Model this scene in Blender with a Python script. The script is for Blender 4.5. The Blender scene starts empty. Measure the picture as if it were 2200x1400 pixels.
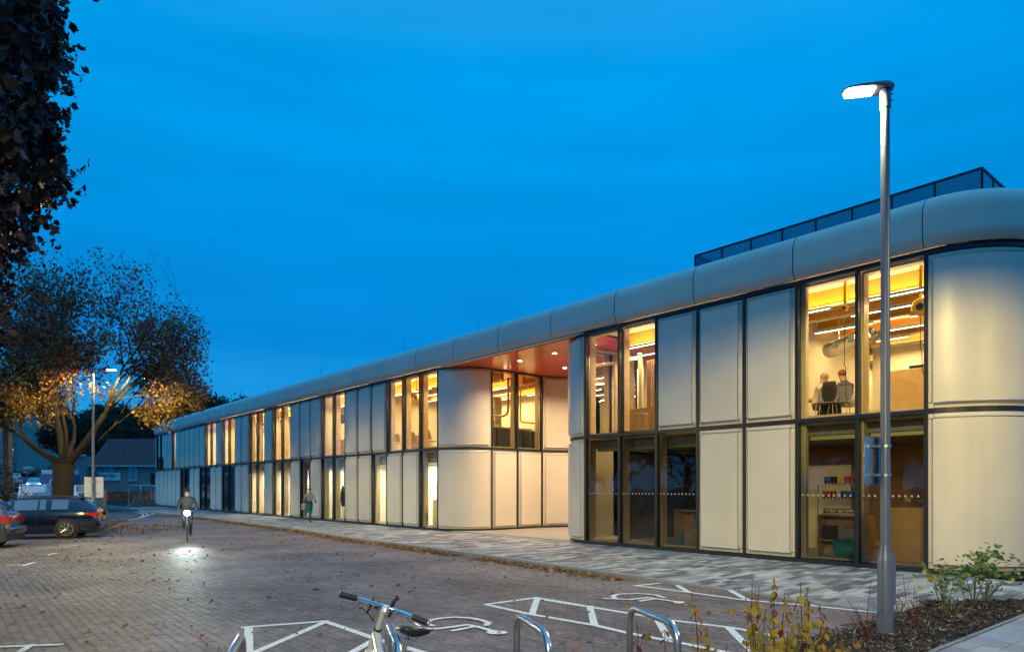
import bpy, math, random
from math import sin, cos, pi, sqrt, atan2, radians
from mathutils import Vector, Matrix, noise
random.seed(7)
R = random.Random(11)
SC = bpy.context.scene
COL = SC.collection
# ---------------------------------------------------------------- camera
F = 1467.0            # focal length in photograph pixels (2200 wide)
HZ = 1046.0           # horizon row
CH = 1.8              # eye height
cam = bpy.data.cameras.new('camera')
cam.sensor_width = 36.0
cam.lens = F / 2200 * 36
cam.shift_y = (HZ - 700) / 2200
cam.clip_start = .1
cam.clip_end = 3000
camo = bpy.data.objects.new('camera', cam)
camo.location = (0, 0, CH)
camo.rotation_euler = (radians(90), 0, 0)
COL.objects.link(camo)
SC.camera = camo
# ---------------------------------------------------------------- sky at dusk
w = bpy.data.worlds.new('World'); SC.world = w; w.use_nodes = True
nt = w.node_tree; nt.nodes.clear()
def N(t, kind, **kw):
    n = t.nodes.new(kind)
    for k, v in kw.items(): setattr(n, k, v)
    return n
out = N(nt, 'ShaderNodeOutputWorld'); bg = N(nt, 'ShaderNodeBackground')
tc = N(nt, 'ShaderNodeTexCoord'); sx = N(nt, 'ShaderNodeSeparateXYZ')
mp = N(nt, 'ShaderNodeMapping'); mp.inputs['Scale'].default_value = (1.3, 1.3, 8)
nz = N(nt, 'ShaderNodeTexNoise'); nz.inputs['Scale'].default_value = 1.5; nz.inputs['Detail'].default_value = 4
ma = N(nt, 'ShaderNodeMath', operation='MULTIPLY_ADD'); ma.inputs[1].default_value = .17
sb = N(nt, 'ShaderNodeMath', operation='SUBTRACT'); sb.inputs[1].default_value = .085
cr = N(nt, 'ShaderNodeValToRGB')
L = nt.links.new
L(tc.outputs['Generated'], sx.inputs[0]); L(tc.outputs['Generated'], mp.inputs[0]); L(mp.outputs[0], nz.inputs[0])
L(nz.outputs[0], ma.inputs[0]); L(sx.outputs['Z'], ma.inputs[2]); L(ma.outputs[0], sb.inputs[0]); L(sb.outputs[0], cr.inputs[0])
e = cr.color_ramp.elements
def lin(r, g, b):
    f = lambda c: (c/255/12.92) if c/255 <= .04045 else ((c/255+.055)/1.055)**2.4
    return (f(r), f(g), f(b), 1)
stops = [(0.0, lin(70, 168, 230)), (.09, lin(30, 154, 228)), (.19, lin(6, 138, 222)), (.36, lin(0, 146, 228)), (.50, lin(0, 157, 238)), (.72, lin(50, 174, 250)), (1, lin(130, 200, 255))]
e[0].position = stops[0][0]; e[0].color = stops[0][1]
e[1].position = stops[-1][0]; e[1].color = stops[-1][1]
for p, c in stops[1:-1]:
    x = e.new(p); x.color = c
# faint layered cloud
mp2 = N(nt, 'ShaderNodeMapping'); mp2.inputs['Scale'].default_value = (1.1, 1.1, 6.5); mp2.inputs['Location'].default_value = (3.1, 1.7, .6)
n2 = N(nt, 'ShaderNodeTexNoise'); n2.inputs['Scale'].default_value = 2.2; n2.inputs['Detail'].default_value = 6; n2.inputs['Roughness'].default_value = .55
mr2 = N(nt, 'ShaderNodeMapRange'); mr2.inputs[1].default_value = .35; mr2.inputs[2].default_value = .68; mr2.inputs[3].default_value = .91; mr2.inputs[4].default_value = 1.05
mm = N(nt, 'ShaderNodeMix', data_type='RGBA', blend_type='MULTIPLY'); mm.inputs[0].default_value = 1
L(tc.outputs['Generated'], mp2.inputs[0]); L(mp2.outputs[0], n2.inputs[0]); L(n2.outputs[0], mr2.inputs[0]); L(cr.outputs[0], mm.inputs[6]); L(mr2.outputs[0], mm.inputs[7])
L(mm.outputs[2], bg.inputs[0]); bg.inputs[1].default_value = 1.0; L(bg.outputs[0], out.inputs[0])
SC.view_settings.view_transform = 'Standard'; SC.view_settings.look = 'None'
SC.view_settings.exposure = 0; SC.view_settings.gamma = 1; SC.view_settings.use_curve_mapping = False
SC.render.engine = 'CYCLES'
cy = SC.cycles
cy.max_bounces = 8; cy.diffuse_bounces = 3; cy.glossy_bounces = 3; cy.transparent_max_bounces = 16; cy.transmission_bounces = 4
cy.caustics_reflective = False; cy.caustics_refractive = False; cy.sample_clamp_indirect = 4; cy.blur_glossy = .5
cy.use_denoising = True
try: cy.denoiser = 'OPENIMAGEDENOISE'
except Exception: pass
# every lamp of the place, tuned here
STREET_W = 5200.0
STREET_COL = (1.0, .78, .28)
ROOM_COL = (1.0, .70, .32)
OFFICE_COL = (1.0, .86, .60)

# ---------------------------------------------------------------- frames
TH = atan2(.7663, -.6425)
P0 = Vector(((1990-1100)/F*(F*1.7/184), F*1.7/184, 0))
D = Vector((-.6425, .7663, 0)); NV = Vector((-.7663, -.6425, 0))
M = 1.3325
def B(s, n, z=0): return P0 + D*s + NV*n + Vector((0, 0, z))
def at(px, py, z=0.0):
    Y = F*(CH-z)/(py-HZ)
    return Vector(((px-1100)/F*Y, Y, z))
def atd(px, py, Y): return Vector(((px-1100)/F*Y, Y, CH-(py-HZ)/F*Y))
# ---------------------------------------------------------------- materials
MAT = {}
def mat(name, col=(.5, .5, .5), rough=.6, metal=0, spec=.5, emit=None, es=0, noise_=None, bump=None, rnd=None, coat=0, trans=0, noise2=None, streak=0):
    """noise_=(scale, amount, detail)  bump=(scale, strength)  rnd=[(pos,col)...] colour per piece"""
    if name in MAT: return MAT[name]
    m = bpy.data.materials.new(name); m.use_nodes = True; t = m.node_tree; b = t.nodes['Principled BSDF']
    b.inputs['Base Color'].default_value = (*col[:3], 1); b.inputs['Roughness'].default_value = rough; b.inputs['Metallic'].default_value = metal
    b.inputs['Specular IOR Level'].default_value = spec; b.inputs['Coat Weight'].default_value = coat
    if emit: b.inputs['Emission Color'].default_value = (*emit[:3], 1); b.inputs['Emission Strength'].default_value = es
    src = None
    if rnd:
        g = N(t, 'ShaderNodeNewGeometry'); oi = N(t, 'ShaderNodeObjectInfo'); ad = N(t, 'ShaderNodeMath', operation='ADD'); fr = N(t, 'ShaderNodeMath', operation='FRACT')
        t.links.new(g.outputs['Random Per Island'], ad.inputs[0]); t.links.new(oi.outputs['Random'], ad.inputs[1]); t.links.new(ad.outputs[0], fr.inputs[0])
        r = N(t, 'ShaderNodeValToRGB'); r.color_ramp.interpolation = 'LINEAR'
        es_ = r.color_ramp.elements
        es_[0].position = rnd[0][0]; es_[0].color = (*rnd[0][1], 1); es_[1].position = rnd[-1][0]; es_[1].color = (*rnd[-1][1], 1)
        for p, c in rnd[1:-1]:
            x = es_.new(p); x.color = (*c, 1)
        t.links.new(fr.outputs[0], r.inputs[0]); src = r.outputs[0]
    tcn = N(t, 'ShaderNodeNewGeometry')
    if noise_:
        nn = N(t, 'ShaderNodeTexNoise'); nn.inputs['Scale'].default_value = noise_[0]; nn.inputs['Detail'].default_value = noise_[2] if len(noise_) > 2 else 6
        nn.inputs['Roughness'].default_value = .65
        t.links.new(tcn.outputs['Position'], nn.inputs[0])
        mr = N(t, 'ShaderNodeMapRange'); mr.inputs[1].default_value = .3; mr.inputs[2].default_value = .7
        mr.inputs[3].default_value = 1-noise_[1]; mr.inputs[4].default_value = 1+noise_[1]
        t.links.new(nn.outputs[0], mr.inputs[0])
        mx = N(t, 'ShaderNodeMix', data_type='RGBA', blend_type='MULTIPLY'); mx.inputs[0].default_value = 1
        if src: t.links.new(src, mx.inputs[6])
        else: mx.inputs[6].default_value = (*col[:3], 1)
        t.links.new(mr.outputs[0], mx.inputs[7]); src = mx.outputs[2]
    def mulnoise(src, sc, amt, stretch=None, lo=.35, hi=.65):
        nn = N(t, 'ShaderNodeTexNoise'); nn.inputs['Scale'].default_value = sc; nn.inputs['Detail'].default_value = 5
        if stretch:
            mpn = N(t, 'ShaderNodeMapping'); mpn.inputs['Scale'].default_value = stretch; t.links.new(tcn.outputs['Position'], mpn.inputs[0]); t.links.new(mpn.outputs[0], nn.inputs[0])
        else: t.links.new(tcn.outputs['Position'], nn.inputs[0])
        mr = N(t, 'ShaderNodeMapRange'); mr.inputs[1].default_value = lo; mr.inputs[2].default_value = hi; mr.inputs[3].default_value = 1-amt; mr.inputs[4].default_value = 1+amt*.6
        t.links.new(nn.outputs[0], mr.inputs[0])
        mx = N(t, 'ShaderNodeMix', data_type='RGBA', blend_type='MULTIPLY'); mx.inputs[0].default_value = 1
        t.links.new(src, mx.inputs[6]); t.links.new(mr.outputs[0], mx.inputs[7]); return mx.outputs[2]
    if noise2: src = mulnoise(src, noise2[0], noise2[1])
    if streak: src = mulnoise(src, 1, streak, (9, 9, .35))
    if src: t.links.new(src, b.inputs['Base Color'])
    if bump:
        bn = N(t, 'ShaderNodeTexNoise'); bn.inputs['Scale'].default_value = bump[0]; bn.inputs['Detail'].default_value = 5
        t.links.new(tcn.outputs['Position'], bn.inputs[0])
        bp = N(t, 'ShaderNodeBump'); bp.inputs['Strength'].default_value = bump[1]; bp.inputs['Distance'].default_value = bump[2] if len(bump) > 2 else .02
        t.links.new(bn.outputs[0], bp.inputs['Height']); t.links.new(bp.outputs[0], b.inputs['Normal'])
    if trans:
        tr = N(t, 'ShaderNodeBsdfTranslucent'); ms = N(t, 'ShaderNodeMixShader'); ms.inputs[0].default_value = trans
        if src: t.links.new(src, tr.inputs[0])
        else: tr.inputs[0].default_value = (*col[:3], 1)
        o = [x for x in t.nodes if x.type == 'OUTPUT_MATERIAL'][0]
        t.links.new(b.outputs[0], ms.inputs[1]); t.links.new(tr.outputs[0], ms.inputs[2]); t.links.new(ms.outputs[0], o.inputs[0])
    MAT[name] = m
    return m
def glassmat(name, tint=(.9, .93, .9), boost=1.6, rough=0.0):
    m = bpy.data.materials.new(name); m.use_nodes = True; t = m.node_tree; t.nodes.clear()
    o = N(t, 'ShaderNodeOutputMaterial'); tr = N(t, 'ShaderNodeBsdfTransparent'); gl = N(t, 'ShaderNodeBsdfGlossy'); ms = N(t, 'ShaderNodeMixShader')
    fr = N(t, 'ShaderNodeFresnel'); fr.inputs[0].default_value = 1.5; mu = N(t, 'ShaderNodeMath', operation='MULTIPLY'); mu.use_clamp = True; mu.inputs[1].default_value = boost
    tr.inputs[0].default_value = (*tint, 1); gl.inputs['Roughness'].default_value = rough; gl.inputs[0].default_value = (.95, .97, 1, 1)
    bnz = N(t, 'ShaderNodeTexNoise'); bnz.inputs['Scale'].default_value = 1.1; g = N(t, 'ShaderNodeNewGeometry'); bp = N(t, 'ShaderNodeBump'); bp.inputs['Strength'].default_value = .12; bp.inputs['Distance'].default_value = .03
    t.links.new(g.outputs['Position'], bnz.inputs[0]); t.links.new(bnz.outputs[0], bp.inputs['Height']); t.links.new(bp.outputs[0], gl.inputs['Normal'])
    t.links.new(fr.outputs[0], mu.inputs[0]); t.links.new(mu.outputs[0], ms.inputs[0]); t.links.new(tr.outputs[0], ms.inputs[1]); t.links.new(gl.outputs[0], ms.inputs[2]); t.links.new(ms.outputs[0], o.inputs[0])
    MAT[name] = m; return m
mat('cream_panel', (.70, .625, .52), .36, spec=.5, noise_=(.9, .05, 4), noise2=(.23, .05), bump=(1.6, .16, .02), streak=.016)
mat('dark_frame', (.018, .02, .028), .35, spec=.5)
mat('timber', (.76, .60, .36), .45, noise_=(6, .12))
mat('plywood', (.60, .36, .15), .5, noise_=(4, .15))
mat('ochre_beam', (.68, .33, .035), .45, noise_=(3, .12))
mat('interior_cream', (.72, .66, .50), .8, noise_=(.8, .05))
mat('interior_white', (.80, .78, .70), .8)
mat('olive_board', (.60, .56, .30), .8)
mat('concrete_floor', (.30, .29, .27), .5, noise_=(3, .2))
mat('red_soffit', (.88, .13, .055), .22, spec=.7, noise_=(1, .08))
mat('brick_block', (.15, .12, .115), .6, rnd=[(0, (.15, .12, .118)), (.3, (.19, .15, .145)), (.6, (.21, .165, .16)), (.85, (.26, .195, .18)), (1, (.17, .14, .135))], noise_=(26, .38, 8), noise2=(.45, .38), bump=(90, .6, .006))
mat('joint_sand', (.016, .014, .013), .95, noise_=(40, .4), bump=(60, .5, .004))
mat('paving_far', (.175, .14, .135), .7, noise_=(5, .3, 8), noise2=(.45, .3), bump=(30, .5, .01))
mat('granite_sett', (.3, .3, .3), .75, rnd=[(0, (.11, .11, .12)), (.22, (.19, .19, .20)), (.45, (.38, .375, .36)), (.62, (.60, .58, .54)), (.8, (.22, .22, .225)), (1, (.50, .48, .45))], noise_=(70, .4, 6), noise2=(.8, .22), bump=(120, .5, .004))
mat('slab_stone', (.3, .3, .3), .75, rnd=[(0, (.24, .25, .27)), (.5, (.33, .34, .36)), (1, (.42, .42, .43))], noise_=(50, .3, 6), bump=(120, .4, .004))
mat('kerb_stone', (.27, .27, .27), .8, noise_=(18, .3, 8), bump=(60, .4, .005))
mat('asphalt', (.085, .088, .092), .85, noise_=(8, .25, 8), bump=(120, .6, .006))
mat('threshold_concrete', (.62, .52, .40), .7, noise_=(8, .15), bump=(60, .3, .004))
mat('road_paint', (.80, .79, .76), .7, noise_=(30, .38, 8), bump=(80, .4, .003))
mat('galvanised', (.55, .56, .58), .28, metal=1, noise_=(14, .15), bump=(40, .15, .003))
mat('grey_paint', (.15, .17, .235), .36, metal=.2, noise_=(5, .06))
mat('lamp_housing', (.09, .09, .10), .45)
mat('lamp_lens', (1, 1, 1), .3, emit=(1, .93, .80), es=60)
mat('strip_glow', (1, 1, 1), .3, emit=(1, .86, .62), es=7)
mat('downlight_glow', (1, 1, 1), .3, emit=(1, .85, .62), es=14)
mat('bike_lamp', (1, 1, 1), .3, emit=(.86, 1, .97), es=120)
mat('far_lamp', (1, 1, 1), .3, emit=(1, .80, .45), es=18)
mat('mulch', (.045, .03, .022), .95, noise_=(30, .5), bump=(60, 1, .02))
mat('mulch_chip', (.1, .08, .06), .9, rnd=[(0, (.02, .014, .01)), (.5, (.06, .038, .024)), (.82, (.12, .085, .055)), (.95, (.28, .22, .16)), (1, (.4, .36, .3))])
mat('litter', (.3, .2, .1), .8, rnd=[(0, (.10, .045, .02)), (.25, (.22, .10, .035)), (.5, (.38, .20, .07)), (.75, (.45, .30, .12)), (.9, (.20, .05, .035)), (1, (.50, .36, .08))], trans=.15)
mat('bark', (.028, .021, .015), .9, noise_=(9, .45, 8), bump=(14, .9, .03))
mat('dark_bark', (.03, .022, .02), .9)
mat('maple_leaf', (.3, .2, .1), .7, rnd=[(0, (.11, .04, .018)), (.25, (.20, .075, .025)), (.45, (.32, .13, .02)), (.62, (.42, .30, .03)), (.85, (.38, .34, .03)), (.95, (.20, .22, .03)), (1, (.14, .08, .02))], trans=.35)
mat('maple_leaf_brown', (.2, .06, .04), .7, rnd=[(0, (.12, .03, .035)), (.35, (.24, .065, .05)), (.6, (.34, .11, .04)), (.8, (.34, .20, .05)), (.92, (.16, .14, .04)), (1, (.16, .05, .05))], trans=.25)
mat('purple_leaf', (.04, .015, .02), .6, rnd=[(0, (.005, .003, .006)), (.5, (.011, .004, .007)), (.9, (.022, .005, .006)), (1, (.022, .012, .006))], trans=.1)
mat('wood_leaf', (.04, .05, .02), .8, rnd=[(0, (.012, .022, .014)), (.4, (.022, .04, .018)), (.75, (.04, .045, .018)), (1, (.08, .045, .02))], noise_=(.4, .4), trans=.15)
mat('yellow_leaf', (.4, .28, .05), .6, rnd=[(0, (.34, .22, .03)), (.3, (.48, .33, .04)), (.55, (.28, .25, .04)), (.72, (.22, .20, .05)), (.84, (.30, .14, .05)), (.92, (.15, .03, .03)), (1, (.5, .36, .18))], trans=.3)
mat('green_leaf', (.12, .2, .04), .5, rnd=[(0, (.06, .13, .03)), (.5, (.12, .20, .035)), (.8, (.20, .24, .04)), (1, (.45, .33, .05))], trans=.3)
mat('red_twig', (.10, .015, .02), .6)
mat('green_stem', (.10, .10, .035), .7)
mat('black_rubber', (.012, .012, .013), .6)
mat('black_plastic', (.02, .02, .022), .4)
mat('silver_paint', (.72, .73, .72), .22, metal=.45, coat=.5)
mat('chrome', (.75, .76, .78), .12, metal=1)
mat('navy_paint', (.003, .006, .022), .12, spec=.6, coat=1)
mat('grey_car_paint', (.13, .125, .125), .22, metal=.6, coat=1)
mat('white_paint', (.72, .74, .76), .3, coat=.5)
mat('blue_car_paint', (.03, .10, .22), .25, coat=1)
mat('red_car_paint', (.22, .02, .02), .25, coat=1)
mat('car_glass', (.22, .25, .27), .05, metal=.75, spec=1)
mat('tail_red', (.45, .01, .01), .15, emit=(1, .02, .01), es=.05, coat=1)
mat('alloy', (.55, .54, .50), .25, metal=.9)
mat('plate_yellow', (.65, .42, .05), .5)
mat('plate_mark', (.02, .02, .02), .6)
mat('render_wall', (.36, .27, .25), .9, noise_=(3, .25), bump=(12, .4, .02))
mat('pale_stone', (.38, .36, .34), .9, noise_=(2, .3))
mat('sandstone', (.42, .32, .20), .9, noise_=(3, .3), bump=(6, .6, .03))
mat('roof_tile', (.12, .05, .05), .8, noise_=(3, .3))
mat('white_trim', (.65, .68, .72), .6)
mat('dark_pane', (.02, .025, .035), .05, spec=1)
mat('orange_net', (.85, .12, .05), .8, noise_=(3, .25))
mat('brown_door', (.05, .03, .03), .7)
mat('hill_green', (.022, .02, .012), .95, noise_=(.3, .4))
mat('banner_white', (.75, .78, .80), .7)
mat('ink', (.03, .03, .04), .7)
mat('yellow_plastic', (.70, .42, .01), .35)
mat('yellow_pipe', (.75, .46, .02), .3)
mat('skin', (.45, .25, .17), .6)
mat('hair_brown', (.05, .025, .012), .8)
mat('hair_ginger', (.22, .08, .02), .8)
mat('hair_grey', (.35, .28, .18), .8)
mat('cloth_black', (.015, .015, .018), .9)
mat('cloth_dark', (.03, .033, .04), .9)
mat('cloth_teal', (.0, .18, .17), .8)
mat('cloth_grey', (.30, .30, .30), .9)
mat('cloth_pale', (.55, .50, .40), .9)
mat('cloth_blue', (.03, .06, .13), .9)
mat('foil', (.75, .74, .72), .18, metal=1, bump=(18, .7, .02))
mat('drawer_green', (.05, .07, .065), .5)
mat('shelf_grey', (.10, .10, .11), .5)
mat('teal_cloth', (.0, .25, .28), .7)
mat('tube_red', (.35, .02, .02), .4); mat('tube_blue', (.02, .05, .25), .4); mat('tube_yellow', (.65, .48, .02), .4); mat('tube_dark', (.03, .015, .02), .4); mat('tube_white', (.55, .55, .5), .4); mat('tube_green', (.02, .12, .07), .4)
def meshmat():
    m = bpy.data.materials.new('screen_mesh'); m.use_nodes = True; t = m.node_tree; b = t.nodes['Principled BSDF']; b.inputs['Base Color'].default_value = (.06, .13, .26, 1); b.inputs['Roughness'].default_value = .4
    o = [x for x in t.nodes if x.type == 'OUTPUT_MATERIAL'][0]; tr = N(t, 'ShaderNodeBsdfTransparent'); ms = N(t, 'ShaderNodeMixShader'); ms.inputs[0].default_value = .16
    t.links.new(b.outputs[0], ms.inputs[1]); t.links.new(tr.outputs[0], ms.inputs[2]); t.links.new(ms.outputs[0], o.inputs[0]); MAT['screen_mesh'] = m
meshmat()
mat('roof_membrane', (.12, .12, .13), .9)
glassmat('window_glass', boost=1.0)
glassmat('dark_window_glass', (.72, .74, .70), 1.2)
mat('dots', (.42, .42, .40), .7)
# ---------------------------------------------------------------- mesh helpers
class MB:
    def __init__(s): s.v = []; s.f = []; s.m = []; s.mi = 0; s.T = Matrix.Identity(4)
    def vt(s, p): s.v.append(tuple(s.T @ Vector(p))); return len(s.v)-1
    def face(s, idx): s.f.append(tuple(idx)); s.m.append(s.mi)
    def poly(s, pts): s.face([s.vt(p) for p in pts])
    def box(s, x0, x1, y0, y1, z0, z1):
        b = [s.vt(p) for p in ((x0, y0, z0), (x1, y0, z0), (x1, y1, z0), (x0, y1, z0), (x0, y0, z1), (x1, y0, z1), (x1, y1, z1), (x0, y1, z1))]
        for q in ((3, 2, 1, 0), (4, 5, 6, 7), (0, 1, 5, 4), (1, 2, 6, 5), (2, 3, 7, 6), (3, 0, 4, 7)): s.face([b[i] for i in q])
    def bbox(s, x0, x1, y0, y1, z0, z1, c=.01):
        # box with chamfered edges
        X = (x0, x1); Y = (y0, y1); Z = (z0, z1); idx = {}
        for i in (0, 1):
            for j in (0, 1):
                for k in (0, 1):
                    sx_, sy_, sz_ = (1 if i == 0 else -1), (1 if j == 0 else -1), (1 if k == 0 else -1)
                    idx[i, j, k, 'x'] = s.vt((X[i], Y[j]+sy_*c, Z[k]+sz_*c)); idx[i, j, k, 'y'] = s.vt((X[i]+sx_*c, Y[j], Z[k]+sz_*c)); idx[i, j, k, 'z'] = s.vt((X[i]+sx_*c, Y[j]+sy_*c, Z[k]))
                    s.face([idx[i, j, k, a] for a in 'xyz'])
        for i in (0, 1): s.face([idx[i, j, k, 'x'] for j, k in ((0, 0), (1, 0), (1, 1), (0, 1))])
        for j in (0, 1): s.face([idx[i, j, k, 'y'] for i, k in ((0, 0), (1, 0), (1, 1), (0, 1))])
        for k in (0, 1): s.face([idx[i, j, k, 'z'] for i, j in ((0, 0), (1, 0), (1, 1), (0, 1))])
        for j in (0, 1):
            for k in (0, 1): s.face([idx[0, j, k, 'y'], idx[1, j, k, 'y'], idx[1, j, k, 'z'], idx[0, j, k, 'z']])
        for i in (0, 1):
            for k in (0, 1): s.face([idx[i, 0, k, 'x'], idx[i, 1, k, 'x'], idx[i, 1, k, 'z'], idx[i, 0, k, 'z']])
        for i in (0, 1):
            for j in (0, 1): s.face([idx[i, j, 0, 'x'], idx[i, j, 1, 'x'], idx[i, j, 1, 'y'], idx[i, j, 0, 'y']])
    def tube(s, pts, r, n=8, caps=True):
        pts = [Vector(p) for p in pts]
        if not hasattr(r, '__len__'): r = [r]*len(pts)
        rings = []; prev = None
        for i, p in enumerate(pts):
            d = (pts[min(i+1, len(pts)-1)] - pts[max(i-1, 0)])
            if d.length < 1e-9: d = Vector((0, 0, 1))
            d.normalize()
            if prev is None:
                a = d.orthogonal().normalized()
            else:
                a = prev - d*prev.dot(d)
                a = a.normalized() if a.length > 1e-6 else d.orthogonal().normalized()
            prev = a; b = d.cross(a)
            rings.append([s.vt(p + (a*cos(2*pi*k/n) + b*sin(2*pi*k/n))*r[i]) for k in range(n)])
        for q, w_ in zip(rings, rings[1:]):
            for k in range(n): s.face([q[k], q[(k+1) % n], w_[(k+1) % n], w_[k]])
        if caps: s.face(rings[0][::-1]); s.face(rings[-1])
    def lathe(s, prof, n=16, cx=0, cy=0, caps=True):
        rings = [[s.vt((cx+r*cos(2*pi*k/n), cy+r*sin(2*pi*k/n), z)) for k in range(n)] for r, z in prof]
        for q, w_ in zip(rings, rings[1:]):
            for k in range(n): s.face([q[k], q[(k+1) % n], w_[(k+1) % n], w_[k]])
        if caps: s.face(rings[0][::-1]); s.face(rings[-1])
    def ell(s, c, r, n=10, m=7):
        rings = []
        for j in range(m+1):
            a = -pi/2 + pi*j/m; q = max(cos(a), .02)
            rings.append([s.vt((c[0]+r[0]*q*cos(2*pi*k/n), c[1]+r[1]*q*sin(2*pi*k/n), c[2]+r[2]*sin(a))) for k in range(n)])
        for q, w_ in zip(rings, rings[1:]):
            for k in range(n): s.face([q[k], q[(k+1) % n], w_[(k+1) % n], w_[k]])
        s.face(rings[0][::-1]); s.face(rings[-1])
    def prism(s, outline, z0, z1):
        a = [s.vt((x, y, z0)) for x, y in outline]; b = [s.vt((x, y, z1)) for x, y in outline]; n = len(a)
        s.face(a[::-1]); s.face(b)
        for i in range(n): s.face([a[i], a[(i+1) % n], b[(i+1) % n], b[i]])
    def mesh(s, name, mats, smooth=False, fix=True):
        me = bpy.data.meshes.new(name); me.from_pydata(s.v, [], s.f)
        if not isinstance(mats, (list, tuple)): mats = [mats]
        for q in mats: me.materials.append(MAT[q] if isinstance(q, str) else q)
        if len(mats) > 1: me.polygons.foreach_set('material_index', s.m)
        if smooth: me.polygons.foreach_set('use_smooth', [True]*len(me.polygons))
        me.update(); me.validate()
        return me
    def build(s, name, mats, parent=None, smooth=False, **kw):
        return link(name, s.mesh(name, mats, smooth), parent, **kw)
def smooth_by_angle(me, ang=35):
    try:
        me.polygons.foreach_set('use_smooth', [True]*len(me.polygons)); me.set_sharp_from_angle(angle=radians(ang))
    except Exception: pass
def link(name, data, parent=None, loc=None, rz=None, label=None, cat=None, group=None, kind=None, ang=None):
    o = bpy.data.objects.new(name, data); COL.objects.link(o)
    if parent: o.parent = parent
    if loc is not None: o.location = loc
    if rz is not None: o.rotation_euler = (0, 0, rz)
    if ang: smooth_by_angle(data, ang)
    return tag(o, label, cat, group, kind)
def tag(o, label=None, cat=None, group=None, kind=None):
    if label: o['label'] = label
    if cat: o['category'] = cat
    if group: o['group'] = group
    if kind: o['kind'] = kind
    return o
def empty(name, loc, rz=0, **kw):
    o = bpy.data.objects.new(name, None); COL.objects.link(o); o.location = loc; o.rotation_euler = (0, 0, rz); o.empty_display_size = .2
    return tag(o, **kw)
def copy_tree(o, parent=None):
    c = o.copy(); COL.objects.link(c)
    if parent: c.parent = parent
    for ch in list(o.children): copy_tree(ch, c)
    return c
def arc(cx, cy, r, a0, a1, n):
    return [(cx+r*cos(a0+(a1-a0)*i/n), cy+r*sin(a0+(a1-a0)*i/n)) for i in range(n+1)]
def inpoly(x, y, P):
    c = False; j = len(P)-1
    for i in range(len(P)):
        if (P[i][1] > y) != (P[j][1] > y) and x < (P[j][0]-P[i][0])*(y-P[i][1])/(P[j][1]-P[i][1])+P[i][0]: c = not c
        j = i
    return c
def sn(p):
    v = Vector((p[0], p[1], 0))-P0
    return v.dot(D), v.dot(NV)
# ================================================================ ground
KP = [at(*q) for q in [(218, 1085), (240, 1088), (278, 1094), (311, 1100), (360, 1106), (435, 1113.5), (560, 1130), (642, 1141), (760, 1161), (850, 1172), (1043, 1200), (1200, 1223), (1363, 1247), (1470, 1258), (1573, 1268), (1886, 1313)]]
KS = sorted((sn(p) for p in KP), key=lambda q: q[0])
KS = [(-9.0, 4.95)] + KS
def nk(s):
    if s <= KS[0][0]: return KS[0][1]
    for a, b in zip(KS, KS[1:]):
        if s <= b[0]: return a[1]+(b[1]-a[1])*(s-a[0])/max(b[0]-a[0], 1e-6)
    return KS[-1][1]
def sm(x): x = min(1, max(0, x)); return x*x*(3-2*x)
def zedge(s): return .012+.088*sm((s-1.4)/2.2)
def pz(s, n):
    e_ = zedge(s); return e_+(.1-e_)*min(1, max(0, (nk(s)-.12-n)/2.6))
BEDW = [at(*q) for q in [(1939, 1321), (1808, 1355), (1640, 1402), (1500, 1450), (1420, 1500), (1850, 1500), (2007, 1400), (2200, 1323), (2420, 1262), (2420, 1252), (2200, 1297), (1991, 1297)]]
BED = [(p.x, p.y) for p in BEDW]
ISL = [(-16.1, 27.0), (-18.6, 33.2), (-26, 39), (-31, 36), (-24, 28.6), (-18.9, 26.6)]
root_env = []
g = MB(); g.poly([(-1500, -900, -.03), (1500, -900, -.03), (1500, 66, -.03), (-1500, 66, -.03)])
link('ground', g.mesh('ground', 'asphalt'), kind='structure')
# rising land behind
g = MB(); nx, ny = 40, 26
def hz(x, y):
    u = max(0, y-66); return -.03 + .085*min(u, 190) + 1.1*noise.noise(Vector((x*.02, y*.02, 0)))*min(1, u/50)
gi = [[g.vt((-420+840*i/nx, 66+300*(j/ny)**1.3, hz(-420+840*i/nx, 66+300*(j/ny)**1.3))) for i in range(nx+1)] for j in range(ny+1)]
for j in range(ny):
    for i in range(nx): g.face([gi[j][i], gi[j][i+1], gi[j+1][i+1], gi[j+1][i]])
link('hillside', g.mesh('hillside', 'hill_green', True), kind='structure')
g = MB()
rp = [(-31, 52), (-38, 60), (-46, 66), (-55, 78), (-72, 100), (-100, 138), (-140, 190)]
rl = []
for i, (x, y) in enumerate(rp):
    wd = 4.6
    rl.append((g.vt((x-wd, y, max(-.02, hz(x-wd, y))+.06)), g.vt((x+wd, y, max(-.02, hz(x+wd, y))+.06))))
for a, b in zip(rl, rl[1:]): g.face([a[0], a[1], b[1], b[0]])
link('hill_road', g.mesh('hill_road', 'asphalt'), kind='structure')
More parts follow.
